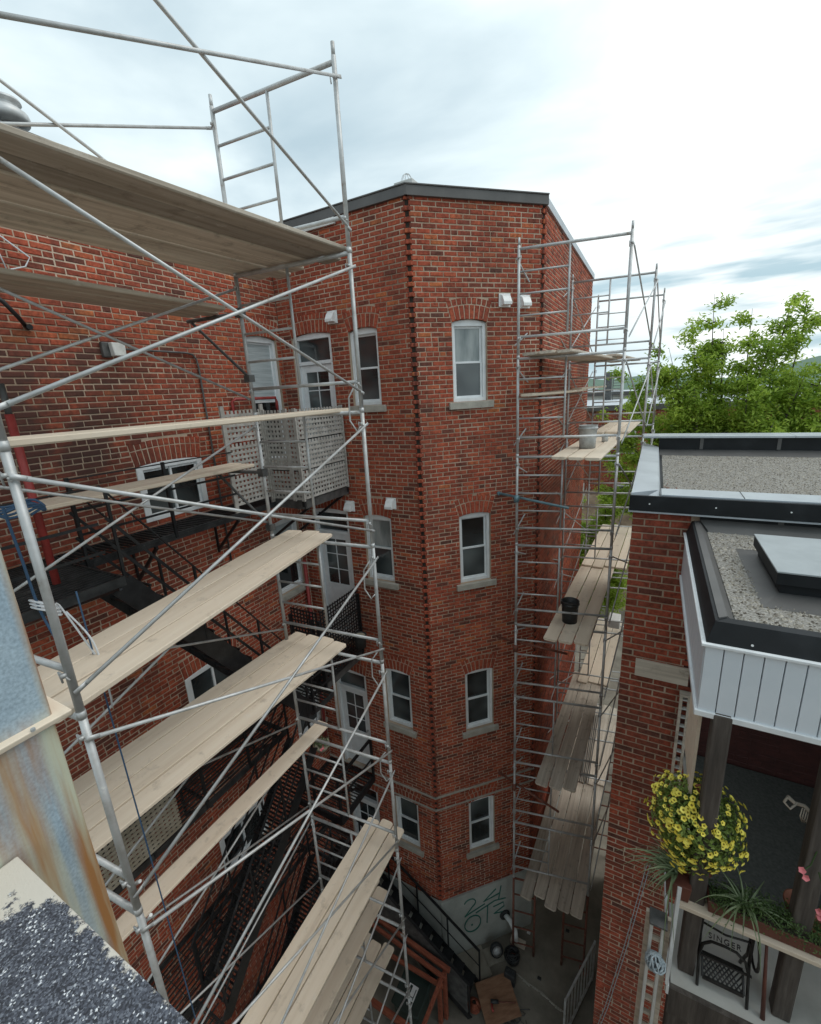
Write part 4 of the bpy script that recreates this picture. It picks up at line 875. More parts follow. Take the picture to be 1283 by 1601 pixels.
rail([(-5.2, 2.3, Z2), (-5.2, 4.4, Z2)]); rail([(-4.5, 1.25, Z2), (-4.5, 2.1, Z2)])
for y in (1.4, 3.0, 4.6): bracket(-5.22, y, Z2-.04)
stair(-5.1, -4.5, 4.55, Z2, 2.3, -11.2)
grate(-6.03, -4.4, 1.2, 2.25, -11.2, 'y'); grate(-6.03, -5.2, 2.27, 5.2, -11.2, 'x')
rail([(-5.2, 2.3, -11.2), (-5.2, 5.1, -11.2)])
for q in ((-4.45, 1.25), (-4.45, 2.2), (-5.25, 3.6), (-5.25, 5.1)):
    mb = MB(); mb.bar((q[0], q[1], ZG), (q[0], q[1], -11.29), .06, .06); mb.build('leg', M['black'], fe)
# tan perforated screen on the third landing
def perforated(parent, o, ax, ay, W, H, sp, rr, m, name='lattice_panel', slat=None):
    mb = MB(); o = Vector(o); ax = Vector(ax); ay = Vector(ay); nn = ax.cross(ay)
    nx = int(W/sp); ny = int(H/sp); bw = sp-rr
    for i in range(nx+1):
        x = i*sp
        if x+bw > W+.001: break
        b = [o+ax*x, o+ax*(x+bw), o+ax*(x+bw)+nn*.008, o+ax*x+nn*.008]; mb.quadbox(b+[p+ay*H for p in b])
    for j in range(ny+1):
        y = j*sp
        if y+bw > H+.001: break
        b = [o+ay*y+nn*.009, o+ay*y+ax*W+nn*.009, o+ay*y+ax*W+nn*.017, o+ay*y+nn*.017]; mb.quadbox(b+[p+ay*bw for p in b])
    return mb.build(name, M[m], parent)
perforated(fe, (-5.20, 1.45, -5.45), (0, 1, 0), (0, 0, 1), 1.05, .62, .062, .026, 'tan', 'screen_panel')

def balcony(z, lat, label, m_lat='lattice', m_fr='iron_grey', h=1.42):
    b = empty('balcony', (-5.4, 5.9, z-.1), label, 'balcony')
    x0, x1, y0, y1 = -6.03, -4.84, 5.20, 6.36
    grate(x0, x1, y0, y1, z, 'x', name='deck_grating', par=b)
    mb = MB(); mb.box(x0, x1, y0-.03, y0-.002, z-.14, z-.0); mb.box(x1+.002, x1+.03, y0, y1, z-.14, z); mb.build('edge_beam', M['iron_grey' if lat else 'black'], b)
    for p in ((x1+.015, y0-.015), (x1+.015, y1-.03), (x0+.55, y0-.015)):
        q = MB(); q.bar((p[0], p[1], z-.1), (p[0], p[1], z+h), .045, .045); q.build('post', M['black'], b)
    mb = MB()
    for hh in (.48, .95, h if not lat else .951): mb.bar((x0+.55, y0-.015, z+hh), (x1+.015, y0-.015, z+hh), .03, .02); mb.bar((x1+.015, y0, z+hh), (x1+.015, y1, z+hh), .03, .02)
    mb.build('railing', M['black'], b)
    if lat:
        sp = .074
        for (o, ax, W) in (((x0+.62, y0-.045, z+.02), (1, 0, 0), .60), ((x1+.04, y0+.0, z+.02), (0, 1, 0), 1.12)):
            for j in range(3):
                perforated(b, (o[0], o[1], o[2]+j*.475), ax, (0, 0, 1), W, .455, sp if lat == 1 else .07, .035 if lat == 1 else .045, m_lat, 'lattice_panel')
        for (x, y) in ((x0+.60, y0-.06), (x1+.05, y0-.05), (x1-.12, y0-.06), (x1+.05, y1-.05)):
            mb = MB(); mb.bar((x, y, z), (x, y, z+h+.02), .06, .03); mb.build('lattice_batten', M[m_lat], b)
    for y in (y0+.1, y1-.15):
        q = MB(); q.bar((x1, y, z-.14), (-6.02, y, z-.95), .04, .04); q.build('bracket', M['black'], b)
    return b
b4 = balcony(-1.55, 1, 'top corner balcony boxed in with weathered grey square lattice panels')
for j in range(3): perforated(b4, (-5.47, 4.42, -1.50+j*.475), (0, 1, 0), (0, 0, 1), .72, .455, .074, .035, 'lattice', 'lattice_panel')
for yy in (4.40, 5.14): mb = MB(); mb.bar((-5.45, yy, -1.6), (-5.45, yy, -.02), .03, .06); mb.build('lattice_batten', M['lattice'], b4)
balcony(-4.93, 2, 'middle corner balcony with dark fine mesh side panels below the lattice one', 'black', h=1.25)
balcony(-8.05, 0, 'lowest corner balcony of bare black iron grating and rails', h=1.0)
mb = MB(); mb.lathe((-4.55, 5.95, -4.55), [(.10, 0), (.12, .24), (.13, .25), (.11, .26), (.10, .22)], 18)
pot = empty('hanging_pot', (-4.55, 5.95, -4.55), 'dark pot with pale rim hung beside the middle balcony', 'pot'); mb.build('pot_shell', M['darkplastic'], pot, smooth=True)
mb = MB(); mb.lathe((-4.55, 5.95, -4.32), [(.105, 0), (.10, .006)], 18); mb.build('pot_contents', M['tan'], pot)
mb = MB(); mb.bar((-4.80, 5.95, -4.45), (-4.6, 5.95, -4.45), .02, .02); mb.build('pot_arm', M['black'], pot)

# red pole and ropes on the left
mb = MB(); mb.tube((-5.0, 1.82, Z4+.005), (-5.0, 1.82, .02), .034, 12)
rp = empty('red_prop', (-5.0, 1.82, Z4), 'red steel prop standing upright on the fire escape landing at far left', 'prop'); mb.build('outer_tube', M['red'], rp, smooth=True)
mb = MB(); mb.tube((-5.0, 1.82, -.02), (-5.0, 1.82, .28), .026, 12); mb.build('inner_tube', M['iron_grey'], rp, smooth=True)
def rope(pts, r, m, label, n=6, cat='rope'):
    # smooth through points
    P_ = [Vector(p) for p in pts]; out_ = []
    for i in range(len(P_)-1):
        p0 = P_[max(i-1, 0)]; p1 = P_[i]; p2 = P_[i+1]; p3 = P_[min(i+2, len(P_)-1)]
        for k in range(n):
            t = k/n; out_.append(.5*((2*p1)+(-p0+p2)*t+(2*p0-5*p1+4*p2-p3)*t*t+(-p0+3*p1-3*p2+p3)*t*t*t))
    out_.append(P_[-1]); mb = MB(); mb.path(out_, r, 6); return tag(mb.build('rope' if cat == 'rope' else 'cable', M[m], None, smooth=True), label, cat)
rope([(-3.55, 1.13, -.55), (-3.56, 1.15, -.9), (-3.6, 1.18, -1.3), (-3.5, 1.22, -1.75), (-3.6, 1.25, -2.4)], .009, 'rope_blue', 'thick blue rope dangling at the far left behind the nearest pole')
rope([(-3.45, 1.35, -1.2), (-3.46, 1.36, -2.2), (-3.47, 1.38, -4.5), (-3.6, 1.45, -7.5), (-3.62, 1.5, -11)], .006, 'rope_blue', 'thin blue rope hanging straight down through the left scaffold')
coil = [(-3.62+.09*math.cos(t*1.0), 1.22+.10*math.sin(t)*.7, -1.33-.05*math.sin(t)+.004*t) for t in [i*.6 for i in range(34)]]
rope(coil+[(-3.50, 1.32, -1.5), (-3.42, 1.38, -1.8)], .007, 'rope_white', 'pale coiled cable hanging on the left scaffold beside the nearest pole', 2, 'cable')
rope([(-3.55, 1.30, -1.35), (-3.42, 1.36, -1.6), (-3.43, 1.38, -2.0), (-3.5, 1.40, -2.2)], .0065, 'rope_white', 'pale cable loop hanging below the coil on the left scaffold', 6, 'cable')
coil = [(-3.9+.18*math.cos(t), 1.32+.14*math.sin(t), -.66+.02*math.sin(t*3.1)+.003*t) for t in [i*.5 for i in range(40)]]
rope(coil, .009, 'rope_blue', 'blue rope coil resting at the left edge near the red prop', 2)

# ================================================================== OUR OWN ROOF EDGE (foreground)
own = empty('roof_parapet', (-.3, -.2, ZG), 'nearby parapet with worn grey mineral roofing in the bottom left corner', 'parapet')
mb = MB(); mb.box(-.995, 2.0, -.42, .188, -.815, -.80); mb.build('roofing_sheet', M['roll'], own, bevel=.003)
mb = MB(); mb.box(-.995, 2.0, -.40, .165, ZG, -.816); mb.build('wall', M['mortar'], own)
fl = empty('metal_duct', (-1.3, -.2, ZG), 'tall blue grey galvanised duct with rust streaks at the lower left', 'duct')
mb = MB(); mb.box(-1.75, -1.0, -1.2, .30, ZG, -.06); mb.build('casing', M['flue'], fl, bevel=.004)
mb = MB(); mb.quadbox([(-1.78, -1.2, -.585), (-.985, -1.2, -.585), (-.985, .325, -.585), (-1.78, .325, -.585), (-1.78, -1.2, -.571), (-.979, -1.2, -.571), (-.979, .325, -.571), (-1.78, .325, -.571)]); mb.build('lip', M['wood'], fl, bevel=.003)
for y in (.02, .14, .26):
    q = MB(); q.lathe((-.98, y, -.571), [(.004, 0), (.004, .005)], 8); q.build('screw', M['galv'], fl)

# ================================================================== NEIGHBOUR HOUSE AND PORCH (right)
nb = empty('brick_house', (1.5, 7.3, ZG), 'flat roofed red brick house with gravel roof and black parapet on the right', 'house')
NZ = -1.33; NY = 5.40; NX = -.137
wn = Wall((NX, NY), 0, 5.2, 1.17)
st2 = []
lay(wn, -12.6, NZ-.02, [dict(u0=.57, u1=5.3, z0=-1.75, zs=-1.25, rise=.001, arch=0)], st2, 0)
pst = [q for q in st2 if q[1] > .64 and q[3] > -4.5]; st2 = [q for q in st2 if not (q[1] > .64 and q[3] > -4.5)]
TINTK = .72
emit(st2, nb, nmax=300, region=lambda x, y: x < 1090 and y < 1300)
TINTK = 1.0
emit(pst, nb, name='porch_shade_brickwork', nmax=0, m='brick_porch_shade')  # same house wall, coloured darker for the porch shade
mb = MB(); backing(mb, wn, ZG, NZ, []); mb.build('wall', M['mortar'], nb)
mb = MB(); wn.box(mb, .655, 5.19, -4.5, -1.7, -.02, -.002); mb.build('porch_shade_joints', M['brick_porch_shade'], nb)
mb = MB(); mb.box(NX+.012, NX+.05, NY+.02, 9.9, ZG, NZ); mb.box(NX+.05, 5.06, 9.85, 9.9, ZG, NZ); mb.build('side_wall', M['mortar'], nb)
mb = MB(); wn.box(mb, .64, 5.2, -1.66, NZ-.015, .004, .03); mb.build('wall_membrane', M['membrane'], nb)
# roof
mb = MB(); mb.box(NX+.02, 5.1, NY+.0, 9.9, NZ-.02, NZ+.0); mb.build('roof', M['membrane'], nb)
mb = MB(); mb.box(NX+.30, 5.0, NY+.32, 9.45, NZ-.0, NZ+.01); mb.build('gravel_bed', M['gravel_base'], nb)
def kerbq(pts, z0, z1, m, nm='parapet'):
    mb = MB(); b = 0
    mb.quadbox([(*p, z0) for p in pts]+[(*p, z1) for p in pts]); return mb.build(nm, M[m], nb, bevel=.006)
CZ = NZ+.13
mb = MB(); mb.quadbox([(NX-.03, NY-.06, NZ-.0), (NX+.27, NY-.0, NZ), (NX+.26, 9.5, NZ), (NX-.03, 9.9, NZ), (NX-.03, NY-.06, CZ+.02), (NX+.24, NY+.25, CZ), (NX+.24, 9.5, CZ+.0), (NX-.03, 9.9, CZ+.03)]); mb.build('cap_flashing', M['greymem'], nb, bevel=.005)
mb = MB(); mb.box(NX+.26, 5.1, NY-.058, NY+.27, NZ, CZ+.012); mb.build('cap_flashing', M['greymem'], nb, bevel=.005)
mb = MB(); mb.box(NX-.04, 5.1, NY-.10, NY-.06, NZ-.045, CZ-.005); mb.build('fascia', M['membrane'], nb, bevel=.003)
mb = MB(); mb.box(NX-.045, 5.1, NY-.108, NY-.02, NZ-.062, NZ-.047); mb.build('drip_edge', M['greymem'], nb)
mb = MB(); mb.box(NX+.24, 5.1, 9.5, 9.9, NZ, CZ+.16); mb.build('far_parapet', M['membrane'], nb)
for x0, x1 in ((NX-.03, 2.06), (2.065, 5.1)):
    mb = MB(); mb.box(x0, x1, 9.44, 9.95, CZ+.165, CZ+.20); mb.build('cap_flashing', M['greymem'], nb, bevel=.004)
mb = MB(); mb.quadbox([(NX+.26, 9.2, NZ+.01), (5, 9.2, NZ+.01), (5, 9.5, NZ+.01), (NX+.26, 9.5, NZ+.01), (NX+.26, 9.28, NZ+.03), (5, 9.28, NZ+.03), (5, 9.5, NZ+.08), (NX+.26, 9.5, NZ+.08)]); mb.build('cant_strip', M['capgrey'], nb)
def gravel(x0, x1, y0, y1, z, n, parent, name='gravel', s=(.008, .02)):
    mb = MB()
    for i in range(n):
        x = rnd.uniform(x0, x1); y = rnd.uniform(y0, y1); r = rnd.uniform(*s); b = len(mb.v)
        for k in range(4):
            a = k*math.pi/2+rnd.uniform(-.5, .5); q = r*rnd.uniform(.7, 1.3); mb.v.append((x+q*math.cos(a), y+q*math.sin(a), z))
        mb.v.append((x+rnd.uniform(-r, r)*.4, y+rnd.uniform(-r, r)*.4, z+r*rnd.uniform(.5, 1)))
        tt = min(1, max(0, rnd.gauss(.42, .26)))
        for k in range(4): mb.f.append((b+k, b+(k+1) % 4, b+4)); mb.t.append(tt)
    return stuff(mb.build(name, M['stonechip'], parent, attr=True))
gravel(NX+.3, 3.6, NY+.30, 9.2, NZ+.008, 21000, nb, s=(.006, .014))
# brown leaves at the roof corner
mb = MB()
for i in range(70):
    x = NX+.30+abs(rnd.gauss(0, .08)); y = NY+.32+abs(rnd.gauss(0, .35)); a = rnd.uniform(0, 6.3); r = .022; b = len(mb.v)
    for k in range(4): mb.v.append((x+r*(1, .35, -1, -.35)[k]*math.cos(a)-r*(0, .5, 0, -.5)[k]*math.sin(a), y+r*(1, .35, -1, -.35)[k]*math.sin(a)+r*(0, .5, 0, -.5)[k]*math.cos(a), NZ+.02+rnd.uniform(0, .02)))
    mb.f.append((b, b+1, b+2, b+3)); mb.t.append(0)
stuff(tag(mb.build('fallen_leaves', M['rustred']), 'small drift of brown leaves in the near corner of the gravel roof', 'leaves'))
mb = MB(); mb.box(.02, .575, NY-.035, NY-.003, -3.47, -3.245)
tag(mb.build('board', M['wood_grey'], None, bevel=.004), 'weathered grey board fixed flat across the house bricks', 'board')

pc = empty('porch', (1.0, 4.2, -4.6), 'roofed wooden porch with white siding band and gravel roof on the right', 'porch')
PX, PY = .40, 3.02; RZ = -1.60
# siding band
for (x0, x1, y0, y1) in ((PX, PX+.02, PY+.02, NY-.01), ):
    y = y0
    while y < y1-.02:
        q = MB(); ye = min(y+.146, y1); q.box(PX-.012, PX+.012, y+.003, ye-.003, -2.09, RZ-.02); q.build('siding_panel', M['siding'], pc, bevel=.003); y += .15
x = PX-.012
while x < 3.6:
    q = MB(); q.box(x+.003, x+.097, PY-.012, PY+.012, -2.09, RZ-.02); q.build('siding_panel', M['siding'], pc, bevel=.003); x += .1
q = MB(); q.box(PX+.02, 3.7, PY+.014, PY+.05, -2.08, RZ-.02); q.box(PX+.014, PX+.05, PY+.05, NY-.04, -2.08, RZ-.02); q.build('siding_backer', M['dirty_white'], pc)
q = MB(); q.box(PX-.035, 3.7, PY-.035, PY+.02, RZ-.02, RZ+.0); q.box(PX-.035, PX+.02, PY+.02, NY-.03, RZ-.02, RZ+.0); q.build('trim', M['white'], pc, bevel=.004)
q = MB(); q.box(PX-.028, 3.7, PY-.028, PY+.03, -2.13, -2.09); q.box(PX-.028, PX+.03, PY+.03, NY-.03, -2.13, -2.09); q.build('trim', M['white'], pc, bevel=.004)
# black fascia and rim
q = MB(); q.quadbox([(PX-.01, PY-.01, RZ), (3.7, PY-.01, RZ), (3.7, PY+.10, RZ), (PX+.10, PY+.10, RZ), (PX+.03, PY+.04, RZ+.13), (3.7, PY+.04, RZ+.13), (3.7, PY+.11, RZ+.13), (PX+.10, PY+.11, RZ+.13)]); q.build('fascia', M['membrane'], pc)
q = MB(); q.quadbox([(PX-.01, PY-.008, RZ), (PX+.10, PY+.11, RZ), (PX+.10, NY-.03, RZ), (PX-.01, NY-.03, RZ), (PX+.03, PY+.042, RZ+.132), (PX+.095, PY+.11, RZ+.132), (PX+.095, NY-.03, RZ+.132), (PX+.03, NY-.03, RZ+.132)]); q.build('fascia', M['membrane'], pc)
q = MB(); q.quadbox([(PX+.09, PY+.10, RZ+.05), (PX+.17, PY+.16, RZ+.05), (PX+.17, NY-.2, RZ+.05), (PX+.09, NY-.03, RZ+.05), (PX+.05, PY+.08, RZ+.138), (PX+.10, PY+.12, RZ+.138), (PX+.10, NY-.04, RZ+.138), (PX+.05, NY-.03, RZ+.138)]); q.build('cant_strip', M['capgrey'], pc)
q = MB(); q.quadbox([(PX+.17, NY-.2, RZ+.05), (3.7, NY-.2, RZ+.05), (3.7, NY-.035, RZ+.05), (PX+.1, NY-.035, RZ+.05), (PX+.17, NY-.16, RZ+.08), (3.7, NY-.16, RZ+.08), (3.7, NY-.035, RZ+.16), (PX+.1, NY-.035, RZ+.16)]); q.build('cant_strip', M['capgrey'], pc)
q = MB(); q.box(PX+.05, 3.7, PY+.08, NY-.04, -2.06, RZ+.06); q.build('roof', M['membrane'], pc)
q = MB(); q.box(PX+.16, 3.7, PY+.12, NY-.19, RZ+.055, RZ+.072); q.build('gravel_bed', M['gravel_base'], pc)
gravel(PX+.16, 2.4, PY+.12, NY-.19, RZ+.07, 7500, pc, s=(.006, .016))
# roof hatch
ht = empty('roof_hatch', (1.3, 4.2, RZ+.07), 'low grey roof hatch with black sides on the porch gravel roof', 'hatch')
q = MB(); q.quadbox([(.74, 3.50, RZ+.074), (2.3, 3.50, RZ+.074), (2.3, 4.75, RZ+.074), (.74, 4.75, RZ+.074), (.86, 3.72, RZ+.10), (2.3, 3.72, RZ+.10), (2.3, 4.55, RZ+.10), (.86, 4.55, RZ+.10)]); q.build('skirt', M['capgrey'], ht, bevel=.004)
q = MB(); q.box(.87, 2.3, 3.74, 4.54, RZ+.10, RZ+.19); q.build('kerb', M['membrane'], ht)
q = MB(); q.box(.835, 2.4, 3.70, 4.58, RZ+.175, RZ+.262); q.build('lid_side', M['membrane'], ht, bevel=.003)
q = MB(); q.box(.83, 2.4, 3.695, 4.585, RZ+.262, RZ+.275); q.build('lid', M['hatch_top'], ht, bevel=.003)
# posts, floor
PF = -4.38
for (x, y, lb) in ((.53, 3.0, None), (1.10, 3.0, None), (2.6, 3.0, None)):
    q = MB(); q.bar((x, y+.0, PF+.0), (x, y+.04, -2.09), .105, .105, (0, 1, 0)); q.build('post', M['post_wood'], pc, bevel=.012)
q = MB(); q.box(PX+.03, 3.6, 2.84, 3.45, PF-.06, PF); q.box(.61, 3.6, 3.451, NY-.02, PF-.06, PF); q.build('floor', M['porchfloor'], pc)
q = MB(); q.box(.64, 3.6, 3.5, NY-.03, PF+.001, PF+.014); q.build('floor_mat', M['greyfloor'], pc)
q = MB(); q.box(PX+.02, 3.6, 2.80, 2.839, PF-.26, PF+.004); q.build('edge_beam', M['post_wood'], pc)
q = MB(); q.box(PX-.0, PX+.018, 2.80, 3.75, PF-.07, PF+.02); q.build('floor_trim', M['white'], pc)
# scalloped white corner board
poly = [(2.80, PF+.02)]+[(2.80, PF+1.0)]+[(2.84+.012*math.cos(i*1.57)+.0, PF+1.0-i*.05) for i in range(1, 20)]
q = MB(); q.prism([(y, z) for y, z in poly], lambda a, b, d: (d, a, b), PX-.01, PX+.012); q.build('corner_board', M['white'], pc)
q = MB(); q.box(PX+.015, PX+.035, 3.10, 3.62, -2.86, -2.10); q.build('side_panel', M['wood'], pc)
q = MB(); q.box(3.62, 3.70, 2.9, NY-.02, PF, -2.1); q.build('added_shade_screen', M['post_wood'], pc)  # out of view, added to keep side light off the porch interior
q = MB(); q.box(PX+.02, 3.4, 2.90, 3.08, -3.70, -3.665); q.build('shelf', M['wood'], pc, bevel=.004)
for x in (2.0, 3.3):
    q = MB(); q.bar((x, 2.98, PF), (x, 2.98, -3.70), .05, .05); q.build('shelf_leg', M['wood_grey'], pc)
# lower storey posts that carry the porch
for x, y in ((.5, 2.9), (3.4, 2.9)):
    q = MB(); q.bar((x, y, ZG), (x, y, PF-.06), .14, .14); q.build('lower_post', M['post_wood'], pc, bevel=.01)
# shutter like vertical battens left of the porch
lv = empty('slatted_ladder', (.30, 2.8, -8), 'grey painted slatted frame with short rungs left of the porch', 'frame')
for x in (.262, .335):
    q = MB(); q.bar((x, 2.80, -8.0), (x, 2.80, -3.78), .02, .045); q.build('side_rail', M['dirty_white'], lv)
for i in range(16):
    q = MB(); q.bar((.272, 2.80, -3.95-.16*i), (.325, 2.80, -3.95-.16*i), .03, .02); q.build('rung', M['wood_grey'], lv)
q = MB(); q.box(.245, .36, 2.76, 2.88, -3.79, -3.77); q.build('cap', M['iron_grey'], lv, bevel=.004)
for x in (.24, .37):
    q = MB(); q.bar((x, 2.86, ZG), (x, 2.86, -3.79), .03, .03); q.build('post', M['wood_grey'], lv)
# rope ball
mb = MB(); c = Vector((.305, 2.72, -4.07))
for k in range(16):
    a = Vector((rnd.uniform(-1, 1), rnd.uniform(-1, 1), rnd.uniform(-1, 1))).normalized(); u = a.orthogonal().normalized(); v_ = a.cross(u); rr = rnd.uniform(.045, .062)
    mb.path([c+(u*math.cos(t)+v_*math.sin(t)*1.15)*rr+a*rnd.uniform(-.012, .012) for t in [i*.628 for i in range(11)]], .0065, 5)
tag(mb.build('rope_bundle', M['rope_grey'], None, smooth=True), 'grey blue ball of rope tied to the slatted frame', 'rope')
# old shutter behind the flowers
sh = empty('shutter', (.53, 5.2, -3.7), 'old grey slatted shutter between house bricks and porch panel', 'shutter')
for x in (.52, .60):
    q = MB(); q.bar((x, 5.3, -4.9), (x, 5.3, -3.55), .03, .04); q.build('stile', M['wood_grey'], sh)
for i in range(11):
    q = MB(); q.bar((.535, 5.3, -4.8+.12*i), (.585, 5.3, -4.8+.12*i), .05, .015); q.build('slat', M['dirty_white'], sh)
q = MB(); q.box(.50, .62, 5.26, 5.35, -3.55, -3.52); q.build('top_rail', M['wood_grey'], sh)
# twin cables down the house wall
for dx, nm in ((0, 'upper'), (.035, 'lower')):
    mb = MB(); mb.path([(.37+dx, 5.36, -6.3), (.2+dx, 5.37, -8.0), (.02+dx, 5.37, -9.5), (-.11+dx, 5.37, -10.3)], .005, 5)
    tag(mb.build('cable', M['rope_grey'], None, smooth=True), f'thin slanting cable on the house bricks, {nm} of the pair', 'cable')

# ---- flowers
def flower_mesh():
    mb = MB(); n = 10
    mb.v.append((0, 0, 0))
    for i in range(n):
        a = 2*math.pi*i/n; mb.v.append((.007*math.cos(a), .007*math.sin(a), .006))
    for i in range(n):
        a = 2*math.pi*i/n; r = .0215 if i % 2 == 0 else .017; mb.v.append((r*math.cos(a), r*math.sin(a), .011+(.002 if i % 2 else 0)))
    for i in range(n):
        j = (i+1) % n; mb.f.append((0, 1+i, 1+j)); mb.f.append((1+i, 1+n+i, 1+n+j, 1+j))
    me = bpy.data.meshes.new('flower'); me.from_pydata(mb.v, [], mb.f); me.materials.append(M['petal']); me.materials.append(M['petal_eye'])
    for p in me.polygons: p.material_index = 1 if len(p.vertices) == 3 else 0; p.use_smooth = True
    return me
def leaves(c, rad, n, size, m, parent, name='foliage', squash=(1, 1, 1), shell=.6):
    mb = MB(); c = Vector(c)
    for i in range(n):
        d = Vector((rnd.gauss(0, 1), rnd.gauss(0, 1), rnd.gauss(0, 1))).normalized(); r = rad*rnd.uniform(shell, 1)
        r *= (blob(d) if name == 'foliage' else 1); p = c+Vector((d.x*r*squash[0], d.y*r*squash[1], d.z*r*squash[2])); leafq(mb, p, size*rnd.uniform(.6, 1.3), (d+Vector((rnd.uniform(-.9, .9), rnd.uniform(-.9, .9), rnd.uniform(-.3, .9)))).normalized())
    return stuff(mb.build(name, M[m], parent, attr=True))
def leafq(mb, p, s, nrm, asp=.42, tint=None):
    u = nrm.orthogonal().normalized(); a = rnd.uniform(0, 6.28); u = (Matrix.Rotation(a, 3, nrm) @ u); v_ = nrm.cross(u)
    b = len(mb.v); mb.v += [tuple(p-u*s), tuple(p-v_*s*asp+nrm*s*.12), tuple(p+u*s-nrm*s*.2), tuple(p+v_*s*asp+nrm*s*.12)]
    t = tint if tint is not None else rnd.random(); mb.f += [(b, b+1, b+2), (b, b+2, b+3)]; mb.t += [t, t]
fb = empty('flower_basket', (.50, 3.12, -3.66), 'big ball of yellow petunias in a dark pot behind the dark porch post', 'flowers')
BC = Vector((.48, 3.15, -3.13))
def blob(d):
    # uneven mound: fuller to the lower right, ragged outline
    f_ = 1+.05*math.sin(3.1*math.atan2(d.z, d.x)+.8)+.07*math.sin(7.3*d.z+4*d.x)+.10*max(0, d.x*.7-d.z*.7)
    return f_
q = MB(); q.lathe((.50, 3.14, -3.655), [(.10, 0), (.13, .16), (.14, .17), (.12, .175)], 18); q.build('pot', M['brownplastic'], fb, smooth=True)
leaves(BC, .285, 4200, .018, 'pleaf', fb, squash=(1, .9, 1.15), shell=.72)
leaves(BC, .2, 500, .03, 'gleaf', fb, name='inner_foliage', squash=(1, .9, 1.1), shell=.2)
fm = flower_mesh()
k = 0
while k < 290:
    d = Vector((rnd.gauss(0, 1), rnd.gauss(0, 1), rnd.gauss(0, 1))).normalized()
    if d.dot(Vector((-.10, -.66, .74))) < -.05: continue
    if d.x*.3+d.z > .75 and rnd.random() < .35: continue
    o = bpy.data.objects.new('flower', fm); COL.objects.link(o); o.parent = fb
    rj = rnd.uniform(.90, 1.07)*blob(d); p = BC+Vector((d.x*.29*rj, d.y*.26*rj, d.z*.33*rj)); o.location = p-wloc(fb)
    nd = (d+Vector((rnd.uniform(-.4, .4), rnd.uniform(-.4, .1), rnd.uniform(-.2, .4)))).normalized(); o.rotation_euler = nd.to_track_quat('Z', 'Y').to_euler(); s = rnd.uniform(.65, 1.15); o.scale = (s, s, s); k += 1
def blade_mesh(L, curve, wdt_=.006):
    mb = MB(); n = 9
    for i in range(n+1):
        t = i/n; x = L*t*(1-.18*curve*t); z = L*(.75*t-1.15*curve*t*t); w_ = wdt_*(1-t**2.2)+.0006
        mb.v += [(x, -w_, z+w_*.5), (x, 0, z), (x, w_, z+w_*.5)]
    for i in range(n): b = i*3; mb.f += [(b, b+3, b+4, b+1), (b+1, b+4, b+5, b+2)]
    me = bpy.data.meshes.new('leaf'); me.from_pydata(mb.v, [], mb.f); at = me.attributes.new('tint', 'FLOAT', 'FACE'); at.data.foreach_set('value', [rnd.uniform(.1, 1)]*len(mb.f)); me.materials.append(M['blade'])
    me.polygons.foreach_set('use_smooth', [True]*len(mb.f)); return me
BM = [blade_mesh(L, c) for L in (.22, .30, .38, .46) for c in (.7, 1.0, 1.35)]
def tuft(parent, p, n, smin=.7, smax=1.1, bias=None):
    for i in range(n):
        o = bpy.data.objects.new('leaf', rnd.choice(BM)); COL.objects.link(o); o.parent = parent; o.location = Vector(p)+Vector((rnd.uniform(-.015, .015), rnd.uniform(-.015, .015), 0))-wloc(parent)
        a = rnd.uniform(0, 2*math.pi) if bias is None else rnd.gauss(bias, .9); o.rotation_euler = (rnd.uniform(-.25, .25), rnd.uniform(-.45, .25), a); s = rnd.uniform(smin, smax); o.scale = (s, s, s)
p1 = empty('spider_plant', (.385, 3.0, -3.52), 'striped spider plant spilling left of the yellow petunias', 'plant')
q = MB(); q.quadbox([(.34, 2.93, -3.66), (.48, 2.93, -3.66), (.48, 3.05, -3.66), (.34, 3.05, -3.66), (.33, 2.92, -3.52), (.49, 2.92, -3.52), (.49, 3.06, -3.52), (.33, 3.06, -3.52)]); q.build('planter', M['brownplastic'], p1, bevel=.006)
tuft(p1, (.39, 2.99, -3.50), 42, .7, 1.05, math.pi); tuft(p1, (.40, 3.0, -3.46), 40, .6, .95, 2.2)
p2 = empty('window_box', (.86, 3.0, -3.66), 'long brown window box of green herbs with a spider plant on the shelf', 'planter')
q = MB(); q.quadbox([(.60, 2.935, -3.664), (1.22, 2.935, -3.664), (1.22, 3.05, -3.664), (.60, 3.05, -3.664), (.59, 2.925, -3.56), (1.24, 2.925, -3.56), (1.24, 3.06, -3.56), (.59, 3.06, -3.56)]); q.build('trough', M['brownplastic'], p2, bevel=.006)
q = MB(); q.box(.60, 1.23, 2.935, 3.05, -3.565, -3.555); q.build('soil', M['soil'], p2)
mb = MB()
for i in range(3000):
    x = rnd.uniform(.60, 1.24); hgt = .05+.05*math.sin(x*9)+(.05 if x > 1.0 else 0); p = Vector((x, 2.99+rnd.gauss(0, .05), -3.55+rnd.uniform(-.02, max(.02, hgt)))); leafq(mb, p, rnd.uniform(.006, .013), Vector((rnd.uniform(-1, 1), rnd.uniform(-1, .4), rnd.uniform(.1, 1))).normalized())
stuff(mb.build('foliage', M['gleaf'], p2, attr=True))
tuft(p2, (.80, 2.98, -3.53), 46, .65, 1.0)
for (x, y, lb) in ((1.13, 3.16, 'empty terracotta pot with pale rim lying behind the dark post on the right'), (1.22, 3.06, 'terracotta pot at the right end of the shelf')):
    q = MB(); q.lathe((x, y, -3.664), [(.05, 0), (.075, .12), (.085, .12), (.085, .145), (.075, .145), (.06, .03)], 22)
    tag(q.build('flower_pot', M['terracotta'], None, smooth=True), lb, 'pot')
